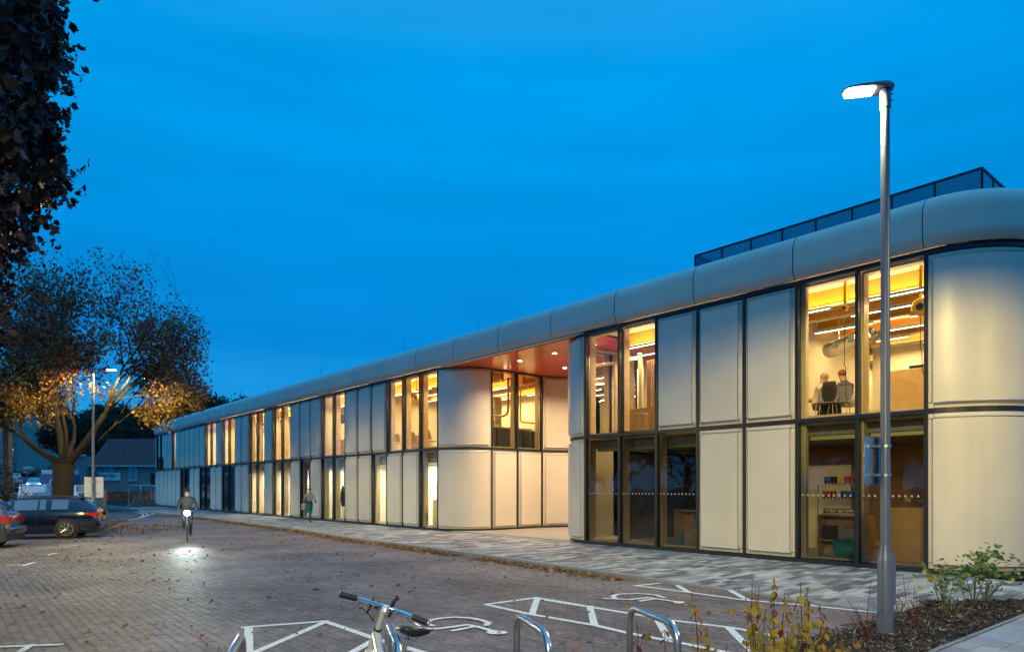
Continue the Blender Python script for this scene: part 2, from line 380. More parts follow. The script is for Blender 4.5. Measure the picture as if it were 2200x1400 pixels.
# car park: far sheet + laid blocks
cp = empty('car_park', (0, 0, 0)); tag(cp, kind='structure')
g = MB()
far = [B(s, nk(s)+.02, -.006) for s in (-9, -6, -3, -1, 0, 1, 2, 3, 4, 6, 8, 11, 14, 18, 22, 27, 32, 38, 41)]
far += [Vector((-24, 33.6, -.006)), Vector((-40, 33, -.006)), Vector((-40, 2, -.006)), Vector((8, 2, -.006))]
g.poly(far[::-1]); link('paving_bed', g.mesh('paving_bed', ['paving_far']), cp)
BA, BB = .225, .1125
def blk_outline():
    d_, e_ = .017, .006; a, b = BA, BB
    o = [(0, 0), (a/8, d_), (3*a/8, -d_), (5*a/8, d_), (7*a/8, -d_), (a, 0), (a+e_, b/3), (a-e_, 2*b/3), (a, b), (7*a/8, b-d_), (5*a/8, b+d_), (3*a/8, b-d_), (a/8, b+d_), (0, b), (-e_, 2*b/3), (e_, b/3)]
    return [((x-a/2)*.962, (y-b/2)*.93) for x, y in o]
BO = blk_outline(); NB = len(BO)
cells = []
for j in range(int(4.0/BB), int(23/BB)):
    n0 = j*BB
    for i in range(int(-9/BA), int(42/BA)):
        s0 = i*BA+(BA/2 if j % 2 else 0)
        x = P0.x+D.x*s0+NV.x*n0; y = P0.y+D.y*s0+NV.y*n0
        if y < 6.4 or y > 25.5 or x < -.79*y-.3 or x > .79*y+.3: continue
        if n0 < nk(s0)+.07: continue
        if inpoly(x, y, BED) or inpoly(x, y, ISL): continue
        cells.append((x*x+y*y, s0, n0))
cells.sort()
bm0 = MB(); a_ = [bm0.vt((x, y, -.02)) for x, y in BO]; b_ = [bm0.vt((x*.99, y*.985, 0)) for x, y in BO]
bm0.face(b_)
for i in range(NB): bm0.face([a_[i], a_[(i+1) % NB], b_[(i+1) % NB], b_[i]])
bme = bm0.mesh('paving_block', 'brick_block')
vis = [c for c in cells if True]
near = [c for c in vis if c[0] > 55][:300]; nset = set(near)
for c in near:
    o = link('paving_block', bme, cp, B(c[1], c[2], R.uniform(-.0015, .0015)), TH); o.rotation_euler = (R.uniform(-.008, .008), R.uniform(-.008, .008), TH)
g = MB()
Dx, Dy, Nx, Ny = D.x, D.y, NV.x, NV.y
for c in vis:
    if c in nset: continue
    z = R.uniform(-.0018, .0018); tx = R.uniform(-.012, .012); ty = R.uniform(-.012, .012); b0 = len(g.v)
    for zz in (-.02, 0):
        for x, y in BO:
            s_, n_ = c[1]+x, c[2]+y
            g.v.append((P0.x+Dx*s_+Nx*n_, P0.y+Dy*s_+Ny*n_, zz+z+(tx*x+ty*y if zz == 0 else 0)))
    g.f.append(tuple(range(b0+NB, b0+2*NB)))
    for i in range(NB): g.f.append((b0+i, b0+(i+1) % NB, b0+NB+(i+1) % NB, b0+NB+i))
g.m = [0]*len(g.f)
link('block_paving', g.mesh('block_paving', 'brick_block'), cp, kind='stuff')
# pavement of granite setts
pv = empty('pavement', (0, 0, 0)); tag(pv, kind='structure')
g = MB()
ss = [-9+i*.5 for i in range(int(72/.5))]
rows = []
for s in ss:
    k = nk(s)-.1; n0 = -8 if s < -1.6 else -.05
    rows.append([g.vt(B(s, n0+(k-n0)*t, pz(s, n0+(k-n0)*t)-.012)) for t in (0, .25, .5, .75, 1)])
for a, b in zip(rows, rows[1:]):
    for i in range(4): g.face([a[i], a[i+1], b[i+1], b[i]])
link('pavement_bed', g.mesh('pavement_bed', 'joint_sand'), pv)
# recess floor
g = MB(); g.poly([B(9.2, -.04, .102), B(17.4, -.04, .102), B(17.4, -6, .102), B(9.2, -6, .102)][::-1]); link('threshold', g.mesh('threshold', 'threshold_concrete'), pv)
setts = []
s = -9.0
while s < 61:
    wd = .15; n = nk(s+.1)-.14-R.uniform(0, .4); nlow = -8 if s < -1.7 else .05
    first = True
    n = nk(s+.1)-.125
    while n > nlow+.1:
        ln = R.choice((.3, .4, .5, .6)) if not first else R.uniform(.12, .5)
        first = False
        n1 = max(nlow, n-ln)
        x, y = B(s+.1, (n+n1)/2).xy
        if not inpoly(x, y, BED) and x < .8*y+.5 and y > 6: setts.append((x*x+y*y, s, s+wd, n1, n))
        n = n1
    s += wd
setts.sort()
def sett_mb(g, c):
    _, s0, s1, n0, n1 = c; gp = .004; dz = R.uniform(-.002, .002); up = []; lo = []
    for s_, n_ in ((s0+gp, n0+gp), (s1-gp, n0+gp), (s1-gp, n1-gp), (s0+gp, n1-gp)):
        z = pz(s_, n_)+dz; up.append(B(s_, n_, z)); lo.append(B(s_, n_, z-.015))
    a = [g.vt(p) for p in up]; b = [g.vt(p) for p in lo]
    g.face(a)
    for i in range(4): g.face([b[i], b[(i+1) % 4], a[(i+1) % 4], a[i]])
for c in setts[:300]:
    g = MB(); sett_mb(g, c); link('sett', g.mesh('sett', 'granite_sett'), pv)
g = MB()
for c in setts[300:]: sett_mb(g, c)
link('granite_setts', g.mesh('granite_setts', 'granite_sett'), pv, kind='stuff')
# kerb: single stones
kb = empty('kerb', (0, 0, 0)); tag(kb, kind='structure')
def kerb_run(pts, zt, wd=.13, ln=.9, side=1):
    # pts: list of Vector (foot line), zt(s) top height
    d0 = 0
    for a, b in zip(pts, pts[1:]):
        n_ = max(1, round((b-a).length/ln)); t = (b-a).normalized(); q = Vector((-t.y, t.x, 0))*side
        for i in range(n_):
            p = a.lerp(b, i/n_)+t*.004; r = a.lerp(b, (i+1)/n_)-t*.004; g = MB()
            v = []
            for pp in (p, r):
                z = zt(pp); c = .012
                v.append([g.vt(x) for x in (pp+Vector((0, 0, -.05)), pp+Vector((0, 0, z-c)), pp+q*c+Vector((0, 0, z)), pp+q*wd+Vector((0, 0, z)), pp+q*wd+Vector((0, 0, -.05)))])
            for k in range(4): g.face([v[0][k], v[1][k], v[1][k+1], v[0][k+1]])
            g.face(v[0]); g.face(v[1][::-1])
            link('kerb_stone', g.mesh('kerb_stone', 'kerb_stone'), kb)
kpts = [B(s_, n_) for s_, n_ in KS if s_ > -2.2]
kerb_run([B(-2.0, nk(-2.0))]+kpts, lambda p: zedge(sn(p)[0])+.002, side=-1)
kerb_run([BEDW[0]+Vector((0, 0, 0)), BEDW[1], BEDW[2], BEDW[3]], lambda p: .03, side=1, wd=.1)
kerb_run([BEDW[6]+(BEDW[6]-BEDW[7])*.9, BEDW[6], BEDW[7], BEDW[8]], lambda p: .05, side=-1, wd=.06)
isw = [Vector((x, y, 0)) for x, y in ISL]
kerb_run([isw[4], isw[5], isw[0], isw[1], isw[2]], lambda p: .12, side=1)
g = MB(); g.poly([(x, y, .09) for x, y in ISL][::1]); link('island', g.mesh('island', 'mulch'), kind='structure')
# footpath bottom right
fp = empty('footpath', (0, 0, 0)); tag(fp, kind='structure')
e0, e1 = BEDW[6], BEDW[7]; ed = (e1-e0).normalized(); eq = Vector((ed.y, -ed.x, 0))
g = MB(); g.poly([e0-ed*3+eq*.07+Vector((0, 0, .028)), e1+ed*9+eq*.07+Vector((0, 0, .028)), e1+ed*9+eq*8+Vector((0, 0, .028)), e0-ed*3+eq*8+Vector((0, 0, .028))][::-1]); link('footpath_bed', g.mesh('footpath_bed', 'joint_sand'), fp)
for j in range(0, 16):
    off = R.uniform(0, .4)
    for i in range(-3, 14):
        a0 = i*.4+off; b0 = .075+j*.2
        c = e0+ed*(a0+.2)+eq*(b0+.1)
        if c.y < 6.3 or c.x > .8*c.y+.4: continue
        g = MB(); z = .04+R.uniform(-.002, .002)
        pts = [e0+ed*u+eq*v for u, v in ((a0+.003, b0+.003), (a0+.397, b0+.003), (a0+.397, b0+.197), (a0+.003, b0+.197))]
        a = [g.vt(p+Vector((0, 0, z))) for p in pts]; b = [g.vt(p+Vector((0, 0, z-.02))) for p in pts]
        g.face(a[::-1])
        for k in range(4): g.face([a[k], a[(k+1) % 4], b[(k+1) % 4], b[k]])
        link('paving_slab', g.mesh('paving_slab', 'slab_stone'), fp)
# mulch bed
g = MB()
bb = MB(); cx = sum(p[0] for p in BED)/len(BED); cyy = sum(p[1] for p in BED)/len(BED)
import itertools
x0, x1 = min(p[0] for p in BED), max(p[0] for p in BED); y0, y1 = min(p[1] for p in BED), max(p[1] for p in BED)
bb.poly([(x, y, .02) for x, y in BED][::-1])
link('planting_bed', bb.mesh('planting_bed', 'mulch'), kind='structure')
chips = MB()
nch = 0
def leaf_shape(kind):
    if kind == 'chip': return [(-.5, -.12), (.5, -.1), (.48, .1), (-.5, .12)]
    if kind == 'oval': return [(0, -.5), (.22, -.3), (.32, 0), (.2, .3), (0, .5), (-.2, .3), (-.32, 0), (-.22, -.3)]
    if kind == 'bigmaple': return [(0, -.40), (.10, -.30), (.30, -.36), (.27, -.22), (.44, -.14), (.34, -.04), (.54, .10), (.40, .14), (.42, .28), (.24, .18), (.22, .34), (.12, .36), (0, .60), (-.12, .36), (-.22, .34), (-.24, .18), (-.42, .28), (-.40, .14), (-.54, .10), (-.34, -.04), (-.44, -.14), (-.27, -.22), (-.30, -.36), (-.10, -.30)]
    if kind == 'maple': return [(0, -.45), (.12, -.2), (.42, -.28), (.30, -.02), (.52, .16), (.22, .16), (.12, .24), (0, .56), (-.12, .24), (-.22, .16), (-.52, .16), (-.30, -.02), (-.42, -.28), (-.12, -.2)]
LS = {k: leaf_shape(k) for k in ('chip', 'oval', 'maple', 'bigmaple')}
def add_leaf(g, p, size, kind, up=None, ang=None, curl=.15, rng=R):
    up = up or Vector((rng.gauss(0, .25), rng.gauss(0, .25), 1)).normalized()
    a = up.orthogonal().normalized(); th = rng.uniform(0, 2*pi) if ang is None else ang
    b = up.cross(a); u = a*cos(th)+b*sin(th); v = up.cross(u)
    b0 = len(g.v); pts = LS[kind]
    for x, y in pts:
        q = p+u*(x*size)+v*(y*size)+up*(curl*size*(x*x*2.2+y*y*.8))
        g.v.append((q.x, q.y, q.z))
    g.f.append(tuple(range(b0, b0+len(pts)))); g.m.append(g.mi)
while nch < 9000:
    x = R.uniform(2.5, 9.5); y = R.uniform(6.6, 10.8)
    if not inpoly(x, y, BED): continue
    nch += 1
    h = .03+.035*(noise.noise(Vector((x*3, y*3, 0)))+.5)
    add_leaf(chips, Vector((x, y, h+R.uniform(0, .03))), R.uniform(.02, .075), 'chip', Vector((R.gauss(0, .5), R.gauss(0, .5), 1)).normalized())
link('wood_chips', chips.mesh('wood_chips', 'mulch_chip'), kind='stuff')
# painted lines
pm = MB(); 
def stripe(pts, wd=.1, z=.0055):
    P_ = [at(*a, z) for a in pts]; n_ = len(P_); vs = []
    for i, p in enumerate(P_):
        t = (P_[min(i+1, n_-1)]-P_[max(i-1, 0)]).normalized(); q = Vector((-t.y, t.x, 0))
        if 0 < i < n_-1:
            t0 = (p-P_[i-1]).normalized(); k = 1/max(.45, Vector((-t0.y, t0.x, 0)).dot(q))
        else: k = 1
        e_ = t*(-wd*.4 if i == 0 else (wd*.4 if i == n_-1 else 0))
        vs.append((pm.vt(p+e_-q*wd/2*k), pm.vt(p+e_+q*wd/2*k)))
    for a, b in zip(vs, vs[1:]): pm.face([a[0], b[0], b[1], a[1]])
Z = [.0045]
def lines(name, segs, wd=.1):
    global pm
    for i, sg in enumerate(segs):
        pm2 = pm; pm = MB(); Z[0] += .00035; stripe(sg, wd, Z[0]); link('line_marking', pm.mesh('line_marking', 'road_paint'), mk); pm = pm2
mk = empty('bay_markings', (0, 0, 0)); tag(mk, kind='structure')
lines('m1', [[(525, 1346), (700, 1333)], [(534, 1345), (534, 1420)], [(703, 1335), (805, 1370), (935, 1408)], [(695, 1336), (540, 1403)], [(800, 1375), (735, 1412)]])
lines('m2', [[(1045, 1297), (1149, 1283), (1332, 1313), (1442, 1331), (1573, 1347), (1672, 1366)], [(1048, 1298), (1134, 1317), (1280, 1342), (1343, 1357), (1494, 1386), (1590, 1406)],
      [(1154, 1285), (1143, 1318)], [(1267, 1301), (1277, 1341)], [(1411, 1327), (1436, 1370)], [(1565, 1347), (1625, 1405)]])
lines('m3', [[(1366, 1257), (1442, 1249)], [(1366, 1257), (1479, 1271), (1594, 1287), (1730, 1299), (1880, 1314), (1905, 1317)], [(1445, 1251), (1480, 1271)], [(1565, 1265), (1607, 1288)], [(1692, 1278), (1745, 1300)], [(1845, 1293), (1886, 1306)]])
lines('ticks', [[(0, 1388), (130, 1383)], [(66, 1384), (46, 1397)], [(80, 1190), (124, 1188)], [(18, 1213), (58, 1212)], [(50, 1214), (74, 1207)], [(105, 1191), (119, 1187)], [(140, 1173), (168, 1170)], [(162, 1157), (200, 1155)]], .08)
def crop(l, ox, oy, k): return [(ox+x/k, oy+y/k) for x, y in l]
for ox, oy, arcp, segs, hd in ((1300, 1220, [(80, 233), (60, 217), (100, 203), (170, 198), (240, 197), (320, 200), (400, 208), (462, 228)], [[(0, 235), (90, 240), (190, 244), (340, 229), (420, 240), (540, 258)], [(280, 256), (372, 240)]], (585, 266, 46, 9)),
                        (500, 1220, [(1572, 448), (1520, 435), (1560, 405), (1650, 389), (1750, 383), (1880, 390), (1970, 408), (2018, 430), (1998, 445)], [[(1285, 470), (1400, 466), (1600, 475), (1740, 458), (1850, 442), (1925, 456), (2040, 490)], [(1740, 487), (1885, 460)]], (2080, 503, 85, 15))):
    lines('sym', [crop(arcp, ox, oy, 3.667)] + [crop(q, ox, oy, 3.667) for q in segs], .085)
    g = MB(); Z[0] += .0004; c = [at(*crop([(hd[0]+hd[2]*cos(t*pi/8), hd[1]+hd[3]*sin(t*pi/8))], ox, oy, 3.667)[0], Z[0]) for t in range(16)]
    g.poly(c[::-1]); link('symbol_head', g.mesh('symbol_head', 'road_paint'), mk)
lines('curve', [[(275, 1117), (303, 1111), (322, 1106), (335, 1101)], [(262, 1097), (290, 1099), (306, 1103), (309, 1107), (300, 1111)], [(280, 1096), (300, 1098), (314, 1102), (318, 1106), (308, 1110)]], .09)
# fallen leaves
lf = MB()
def litter(p, sz, kind='maple'): add_leaf(lf, p, sz, kind, Vector((R.gauss(0, .35), R.gauss(0, .35), 1)).normalized(), curl=R.uniform(.1, .7))
i = 0
while i < 4200:   # drifted against the kerb
    s = abs(R.gauss(0, 1))*16+2.5 if R.random() < .5 else R.uniform(8, 42)
    if s > 45: continue
    n = nk(s)+.05+abs(R.gauss(0, .16 + .1*(noise.noise(Vector((s*.8, 3, 0)))+.5)))
    if noise.noise(Vector((s*.5, 7, 1))) < -.25 and s < 12: continue
    p = B(s, n, .015+R.uniform(0, .035)); litter(p, R.uniform(.06, .12)); i += 1
i = 0
while i < 2900:   # scattered over the blocks
    Y = 6.6+(R.random()**.8)*30; X = R.uniform(-.8*Y, .3*Y+2); s, n = sn((X, Y))
    if n < nk(s)+.1: continue
    if R.random() > (.35+.65*sm((-X)/12))*sm((noise.noise(Vector((X*.55, Y*.55, 4)))+.32)/.5)+.05: continue
    litter(Vector((X, Y, .012+R.uniform(0, .01))), min(.13, .03+abs(R.gauss(0, .035))), 'maple' if R.random() < .6 else 'oval'); i += 1
i = 0
while i < 240:    # on the pavement
    s = R.uniform(-4, 50); n = R.uniform(.2, nk(s))
    litter(B(s, n, pz(s, n)+.012), R.uniform(.03, .07)); i += 1
i = 0
while i < 2200:   # heaped on the island and round it
    x = R.uniform(-22, -14); y = R.uniform(25.6, 34); ins = inpoly(x, y, ISL)
    if not ins and ((x+17.3)**2+(y-28.5)**2 > 13 or R.random() < .5 or sn((x, y))[1] < 6): continue
    litter(Vector((x, y, (.12 if ins else .02)+R.uniform(0, .06))), R.uniform(.07, .14)); i += 1
for _ in range(90):
    x = R.uniform(3, 9); y = R.uniform(6.9, 10.5)
    if inpoly(x, y, BED): litter(Vector((x, y, .09)), R.uniform(.05, .12), 'oval' if R.random() < .5 else 'maple')
link('fallen_leaves', lf.mesh('fallen_leaves', 'litter'), kind='stuff')
# ================================================================ building
bld = empty('college_building', P0, TH, label='long two storey building clad in cream pillowed panels with lit full height windows', cat='building')
ZB, ZM, ZT = .10, 3.306, 6.42
PH0 = (.20, 3.255); PH1 = (3.36, 6.38)
def panel_mesh(path, Lp, z0, z1, name, nlong=None, flat=True):
    """pillowed panel: raised tray with rounded corners; path(u)->(s,n,outs,outn)"""
    f0 = .055; tb = .04; hgt = .085; rc = .09
    edge = [0, .03, f0, f0+.015, f0+.03, f0+.045, f0+tb, f0+tb+.03, f0+.13]
    def lines_(L_, nm):
        a = [x for x in edge]; m_ = nm; mid = [edge[-1]+(L_-2*edge[-1])*i/m_ for i in range(1, m_)]
        return a+mid+[L_-x for x in reversed(edge)]
    U = lines_(Lp, nlong or 2); V = lines_(z1-z0, 3)
    W_, H_ = Lp, z1-z0
    g = MB(); gi = []
    for v in V:
        row = []
        for u in U:
            # signed distance inside rounded rectangle
            qx = abs(u-W_/2)-(W_/2-f0-rc); qy = abs(v-H_/2)-(H_/2-f0-rc)
            sd = (sqrt(max(qx, 0)**2+max(qy, 0)**2)+min(max(qx, qy), 0))-rc
            h = hgt*sm(-sd/tb)
            h += .012*(1-(2*u/W_-1)**2)*(1-(2*v/H_-1)**2)
            s_, n_, os_, on_ = path(u); row.append(g.vt((s_+os_*h, n_+on_*h, z0+v)))
        gi.append(row)
    for a, b in zip(gi, gi[1:]):
        for i in range(len(a)-1): g.face([a[i], a[i+1], b[i+1], b[i]])
    return g.mesh(name, 'cream_panel', True)
straight = lambda u: (u, 0, 0, 1)
Wp = M-.07
pm_lo = panel_mesh(straight, Wp, *PH0, 'cladding_panel'); pm_up = panel_mesh(straight, Wp, *PH1, 'cladding_panel')
# normals: s increases left when seen from outside, so flip
for me in (pm_lo, pm_up): me.flip_normals()
def lining_mesh(z0, z1, w_=M-.08):
    g = MB(); t = .05; a, b = -.36, -.125
    for (x0, x1, y0, y1) in ((0, t, z0, z1), (w_-t, w_, z0, z1), (t, w_-t, z0, z0+t), (t, w_-t, z1-t, z1)): g.box(x0, x1, a, b, y0, y1)
    return g.mesh('window', 'timber')
def pane_mesh(z0, z1, m_, w_=M-.08, sp=-.05):
    g = MB(); g.poly([(0, sp, z0), (w_, sp, z0), (w_, sp, z1), (0, sp, z1)][::-1]); return g.mesh('pane', m_)
lm = {0: lining_mesh(.2, 3.25), 1: lining_mesh(3.365, 6.40)}
pnm = {(l, d_): pane_mesh(*((.2, 3.25) if l == 0 else (3.365, 6.40)), 'dark_window_glass' if d_ else 'window_glass') for l in (0, 1) for d_ in (0, 1)}
g = MB(); g.box(-.13, M+.13, -.2, -.125, 0, 3.2); bkm = g.mesh('inner_wall', 'interior_cream')
UP = {0: 'w', 1: 'w', 5: 'w', 6: 'w', 13: 'w', 14: 'w', 15: 'w', 19: 'w', 20: 'w', 24: 'w', 25: 'w', 27: 'w', 28: 'w', 31: 'w', 32: 'w', 34: 'w', 35: 'w', 42: 'w', 45: 'd', 46: 'd'}
LO = {0: 'd', 1: 'd', 4: 'd', 5: 'd', 6: 'd', 13: 'w', 16: 'w', 19: 'w', 20: 'w', 22: 'd', 24: 'w', 25: 'w', 27: 'w', 28: 'w', 31: 'd', 32: 'd', 35: 'd', 36: 'd', 39: 'd', 40: 'd'}
def window_at(parent, lvl, kind, loc, rz=0):
    o = link('window', lm[lvl], parent, loc, rz); link('pane', pnm[lvl, 1 if kind == 'd' else 0], o)
    return o
for k in list(range(0, 7))+list(range(13, 47)):
    for lvl, dct in ((0, LO), (1, UP)):
        s0 = k*M
        if k in dct: window_at(bld, lvl, dct[k], (s0+.04, 0, 0))
        else:
            link('cladding_panel', pm_lo if lvl == 0 else pm_up, bld, (s0+.035, -.02, 0))
            link('inner_wall', bkm, bld, (s0, -.02, .12 if lvl == 0 else 3.3))
g = MB(); g.bbox(-.037, .037, -.12, .03, ZB+.02, 6.47, .006); mlm = g.mesh('mullion', 'dark_frame')
for k in list(range(0, 8))+list(range(13, 48)): link('mullion', mlm, bld, (k*M, 0, 0))
def rail(s0, s1, z0, z1, name='transom', n0=-.119, n1=.026):
    g = MB(); g.bbox(s0, s1, n0, n1, z0, z1, .006); link(name, g.mesh(name, 'dark_frame'), bld)
for s0, s1 in ((0, 7*M), (13*M, 47*M)):
    rail(s0, s1, .06, .185, 'base_rail'); rail(s0, s1, 3.262, 3.352); rail(s0, s1, 6.40, 6.50, 'head_rail')
# curved corners; every arc is (centre s, centre n, radius, start angle, end angle, convex)
RC = 1.5
def curved(cs, cn, a0, a1, convex=True, z=(PH0, PH1), ext=None):
    La = abs(a1-a0)*RC
    def path(u):
        t = a0+(a1-a0)*(u+.035)/ (La)
        sgn = 1 if convex else -1
        return (cs+RC*cos(t), cn+RC*sin(t), sgn*cos(t), sgn*sin(t))
    for zz in z:
        me = panel_mesh(path, La-.07, zz[0], zz[1], 'cladding_panel', nlong=18)
        if (a1 > a0) == convex: me.flip_normals()
        me.flip_normals()
        link('cladding_panel', me, bld, (0, 0, 0))
    for za, zb, nm in ((.06, .185, 'base_rail'), (3.262, 3.352, 'transom'), (6.40, 6.50, 'head_rail')):
        g = MB(); r0, r1 = (RC-.12, RC+.026) if convex else (RC-.026, RC+.12); q = 14; rr = []
        for i in range(q+1):
            t = a0+(a1-a0)*i/q; rr.append([g.vt((cs+r*cos(t), cn+r*sin(t), z_)) for r, z_ in ((r0, za), (r1, za), (r1, zb), (r0, zb))])
        for a, b in zip(rr, rr[1:]):
            for i in range(4): g.face([a[i], a[(i+1) % 4], b[(i+1) % 4], b[i]])
        link(nm, g.mesh(nm, 'dark_frame', False), bld)
    g = MB(); r = RC-.14 if convex else RC+.14; q = 10
    pts = [(cs+r*cos(a0+(a1-a0)*i/q), cn+r*sin(a0+(a1-a0)*i/q)) for i in range(q+1)]
    for a, b in zip(pts, pts[1:]): g.poly([(a[0], a[1], .1), (b[0], b[1], .1), (b[0], b[1], 6.5), (a[0], a[1], 6.5)])
    link('inner_wall', g.mesh('inner_wall', 'interior_cream'), bld)
SE0 = 7*M; SE1 = 13*M; SF = 47*M
curved(0, -RC, pi/2, pi)                     # near end of the building
curved(SE0, -RC, pi/2, 0)                    # into the recess, near side
curved(SE1, -RC, pi/2, pi)                   # into the recess, far side
curved(SF, -RC, pi/2, 0)                     # far end
ND = -RC-2*M                                  # where the straight reveals end
curved(SE1-2*RC, ND, 0, -pi/2, convex=False)
curved(SE0+2*RC, ND, pi, 3*pi/2, convex=False)
# recess side walls (two modules each) and back wall
def wall_frame(s, n, ang): return dict(loc=(s, n, 0), rz=ang)
# far side wall faces -s: module axis runs inwards
for k in range(2):
    n_ = -RC-k*M
    link('cladding_panel', pm_lo, bld, (SE1-RC+.02, n_-M+.035, 0), radians(90)); link('inner_wall', bkm, bld, (SE1-RC+.02, n_-M, .12), radians(90))
    window_at(bld, 1, 'w', (SE1-RC, n_-M+.04, 0), radians(90))
    link('cladding_panel', pm_lo, bld, (SE0+RC-.02, n_-.035, 0), radians(-90)); window_at(bld, 1, 'w', (SE0+RC, n_-.04, 0), radians(-90))
    link('inner_wall', bkm, bld, (SE0+RC-.02, n_, .12), radians(-90)); None
for k in range(3):
    n_ = -RC-k*M
    link('mullion', mlm, bld, (SE1-RC, n_, 0), radians(90)); link('mullion', mlm, bld, (SE0+RC, n_, 0), radians(-90))
for sx_, a in ((SE1-RC, 90), (SE0+RC, -90)):
    for za, zb, nm in ((.06, .185, 'base_rail'), (3.262, 3.352, 'transom'), (6.36, 6.46, 'head_rail')):
        g = MB(); g.bbox(0, 2*M, -.119, .026, za, zb, .006)
        link(nm, g.mesh(nm, 'dark_frame'), bld, (sx_, -RC-2*M if a > 0 else -RC, 0), radians(a))
NBK = ND-RC
g = MB(); g.box(SE0+2*RC, SE1-2*RC, NBK-.15, NBK-.05, .1, 6.5); link('entrance_wall', g.mesh('entrance_wall', 'dark_frame'), bld)
for k in range(2):
    g = MB(); a = SE0+2*RC+.04+k*(SE1-SE0-4*RC)/2; g.poly([(a, NBK, .2), (a+.92, NBK, .2), (a+.92, NBK, 3.2), (a, NBK, 3.2)]); o = link('door', g.mesh('door', 'dark_window_glass'), bld)
    g = MB(); g.tube([(a+.8, NBK+.06, .8), (a+.8, NBK+.06, 1.6)], .015, 6); g.build('handle', 'chrome', o)
# soffit of red planks
sof = link('soffit', (lambda g: (g.box(SE0-.2, SE1+.2, NBK-.1, -.02, 6.47, 6.49), g.mesh('soffit', 'dark_frame'))[1])(MB()), bld)
pw = .30; s = SE0-.1; pl = MB(); pl.bbox(.006, pw-.006, NBK-.08, -.06, 6.425, 6.465, .004); plm = pl.mesh('soffit_plank', 'red_soffit')
i = 0
while s < SE1+.1: link('soffit_plank', plm, sof, (s, 0, 0)); s += pw
g = MB(); g.box(SE0+.05, SE1-.05, -.055, .10, 6.455, 6.48); g.build('soffit_trim', 'interior_cream', bld)
for s_ in (10.2, 12.05, 13.9):
    for n_ in (-1.3, -3.6):
        g = MB(); g.lathe([(.075, 6.418), (.075, 6.424)], 14, s_, n_); g.build('downlight', 'downlight_glow', sof)
        l = bpy.data.lights.new('downlight_lamp', 'SPOT'); l.energy = 620; l.color = (1, .72, .42); l.spot_size = radians(140); l.spot_blend = .6; l.shadow_soft_size = .07
        o = link('downlight_lamp', l, sof, (s_, n_, 6.40))
# side walls of the ends, roof, slabs
g = MB(); g.box(-RC-.1, -RC+.1, -16, -RC, .1, 6.5); g.build('end_wall', 'cream_panel', bld)
g = MB(); g.box(SF+RC-.1, SF+RC+.05, -16, -RC, .1, 6.5); g.build('end_wall', 'cream_panel', bld)
g = MB(); g.box(-RC, SF+RC, -16.1, -15.9, .1, 6.5); g.build('rear_wall', 'cream_panel', bld)
g = MB(); g.box(-RC+.3, SF+RC-.3, -15.8, -.3, 6.95, 7.1); g.build('roof', 'roof_membrane', bld)
g = MB()
g.box(-.6, SE0, -15.8, -.38, 2.98, 3.30); g.box(SE1-.1, SF+.5, -15.8, -.38, 2.98, 3.30); g.box(SE0, SE1-.1, -15.8, NBK-.2, 2.98, 3.30); g.build('floor_slab', 'concrete_floor', bld)
g = MB(); g.box(-.6, SE0+.6, -15.8, -.34, 6.50, 6.6); g.box(SE1-.6, SF+.6, -15.8, -.34, 6.50, 6.6); g.box(SE0+.6, SE1-.6, -15.8, NBK, 6.5, 6.6); g.build('ceiling', 'timber', bld)
g = MB(); g.box(-.6, SF+.6, -15.8, -.16, .06, .13); g.build('ground_floor', 'concrete_floor', bld)
# parapet
prof = [(.10, 6.50), (.135, 6.53), (.20, 6.70), (.20, 6.74)]
prof += [(.20-.42+.42*cos(t*pi/2/8), 7.14+.42*sin(t*pi/2/8)) for t in range(0, 9)] + [(-1.1, 7.56), (-1.1, 7.0)]
pline = []  # path in (s,n) with outward normal
def seg_parapet(path, name='parapet_panel', soft=.012):
    g = MB(); rr = []
    for (s_, n_, os_, on_) in path: rr.append([g.vt((s_+os_*a, n_+on_*a, z)) for a, z in prof])
    for a, b in zip(rr, rr[1:]):
        for i in range(len(prof)-1): g.face([a[i], b[i], b[i+1], a[i+1]])
    g.mi = 1; g.face(rr[0][::-1]); g.face(rr[-1])
    me = g.mesh(name, ['cream_panel', 'dark_frame']); smooth_by_angle(me, 40)
    return link(name, me, bld)
def arcp(cs, a0, a1, q=20): return [(cs+RC*cos(a0+(a1-a0)*i/q), -RC+RC*sin(a0+(a1-a0)*i/q), cos(a0+(a1-a0)*i/q), sin(a0+(a1-a0)*i/q)) for i in range(q+1)]
seg_parapet([(-RC, -1.5-3, -1, 0), (-RC, -RC-.01, -1, 0)]); seg_parapet([(-RC, -16, -1, 0), (-RC, -4.52, -1, 0)])
pc = arcp(0, pi, pi/2); pc[-1] = (-.006, 0, 0, 1); seg_parapet(pc)
seams = [0, 2, 4, 6, 8, 10, 12, 14, 16, 18, 20, 22, 23, 24, 25]+list(range(27, 48, 2))
seams = [k*M for k in seams]
if seams[-1] < SF-.01: seams.append(SF)
gp = .011
for a, b in zip(seams, seams[1:]): seg_parapet([(a+gp, 0, 0, 1), (b-gp, 0, 0, 1)])
pc = arcp(SF, pi/2, 0); pc[0] = (SF+.006, 0, 0, 1); seg_parapet(pc)
seg_parapet([(SF+RC, -RC-.01, 1, 0), (SF+RC, -16, 1, 0)])
g = MB(); g.box(-.3, SF, -.9, .085, 6.56, 7.3); g.build('parapet_core', 'dark_frame', bld)
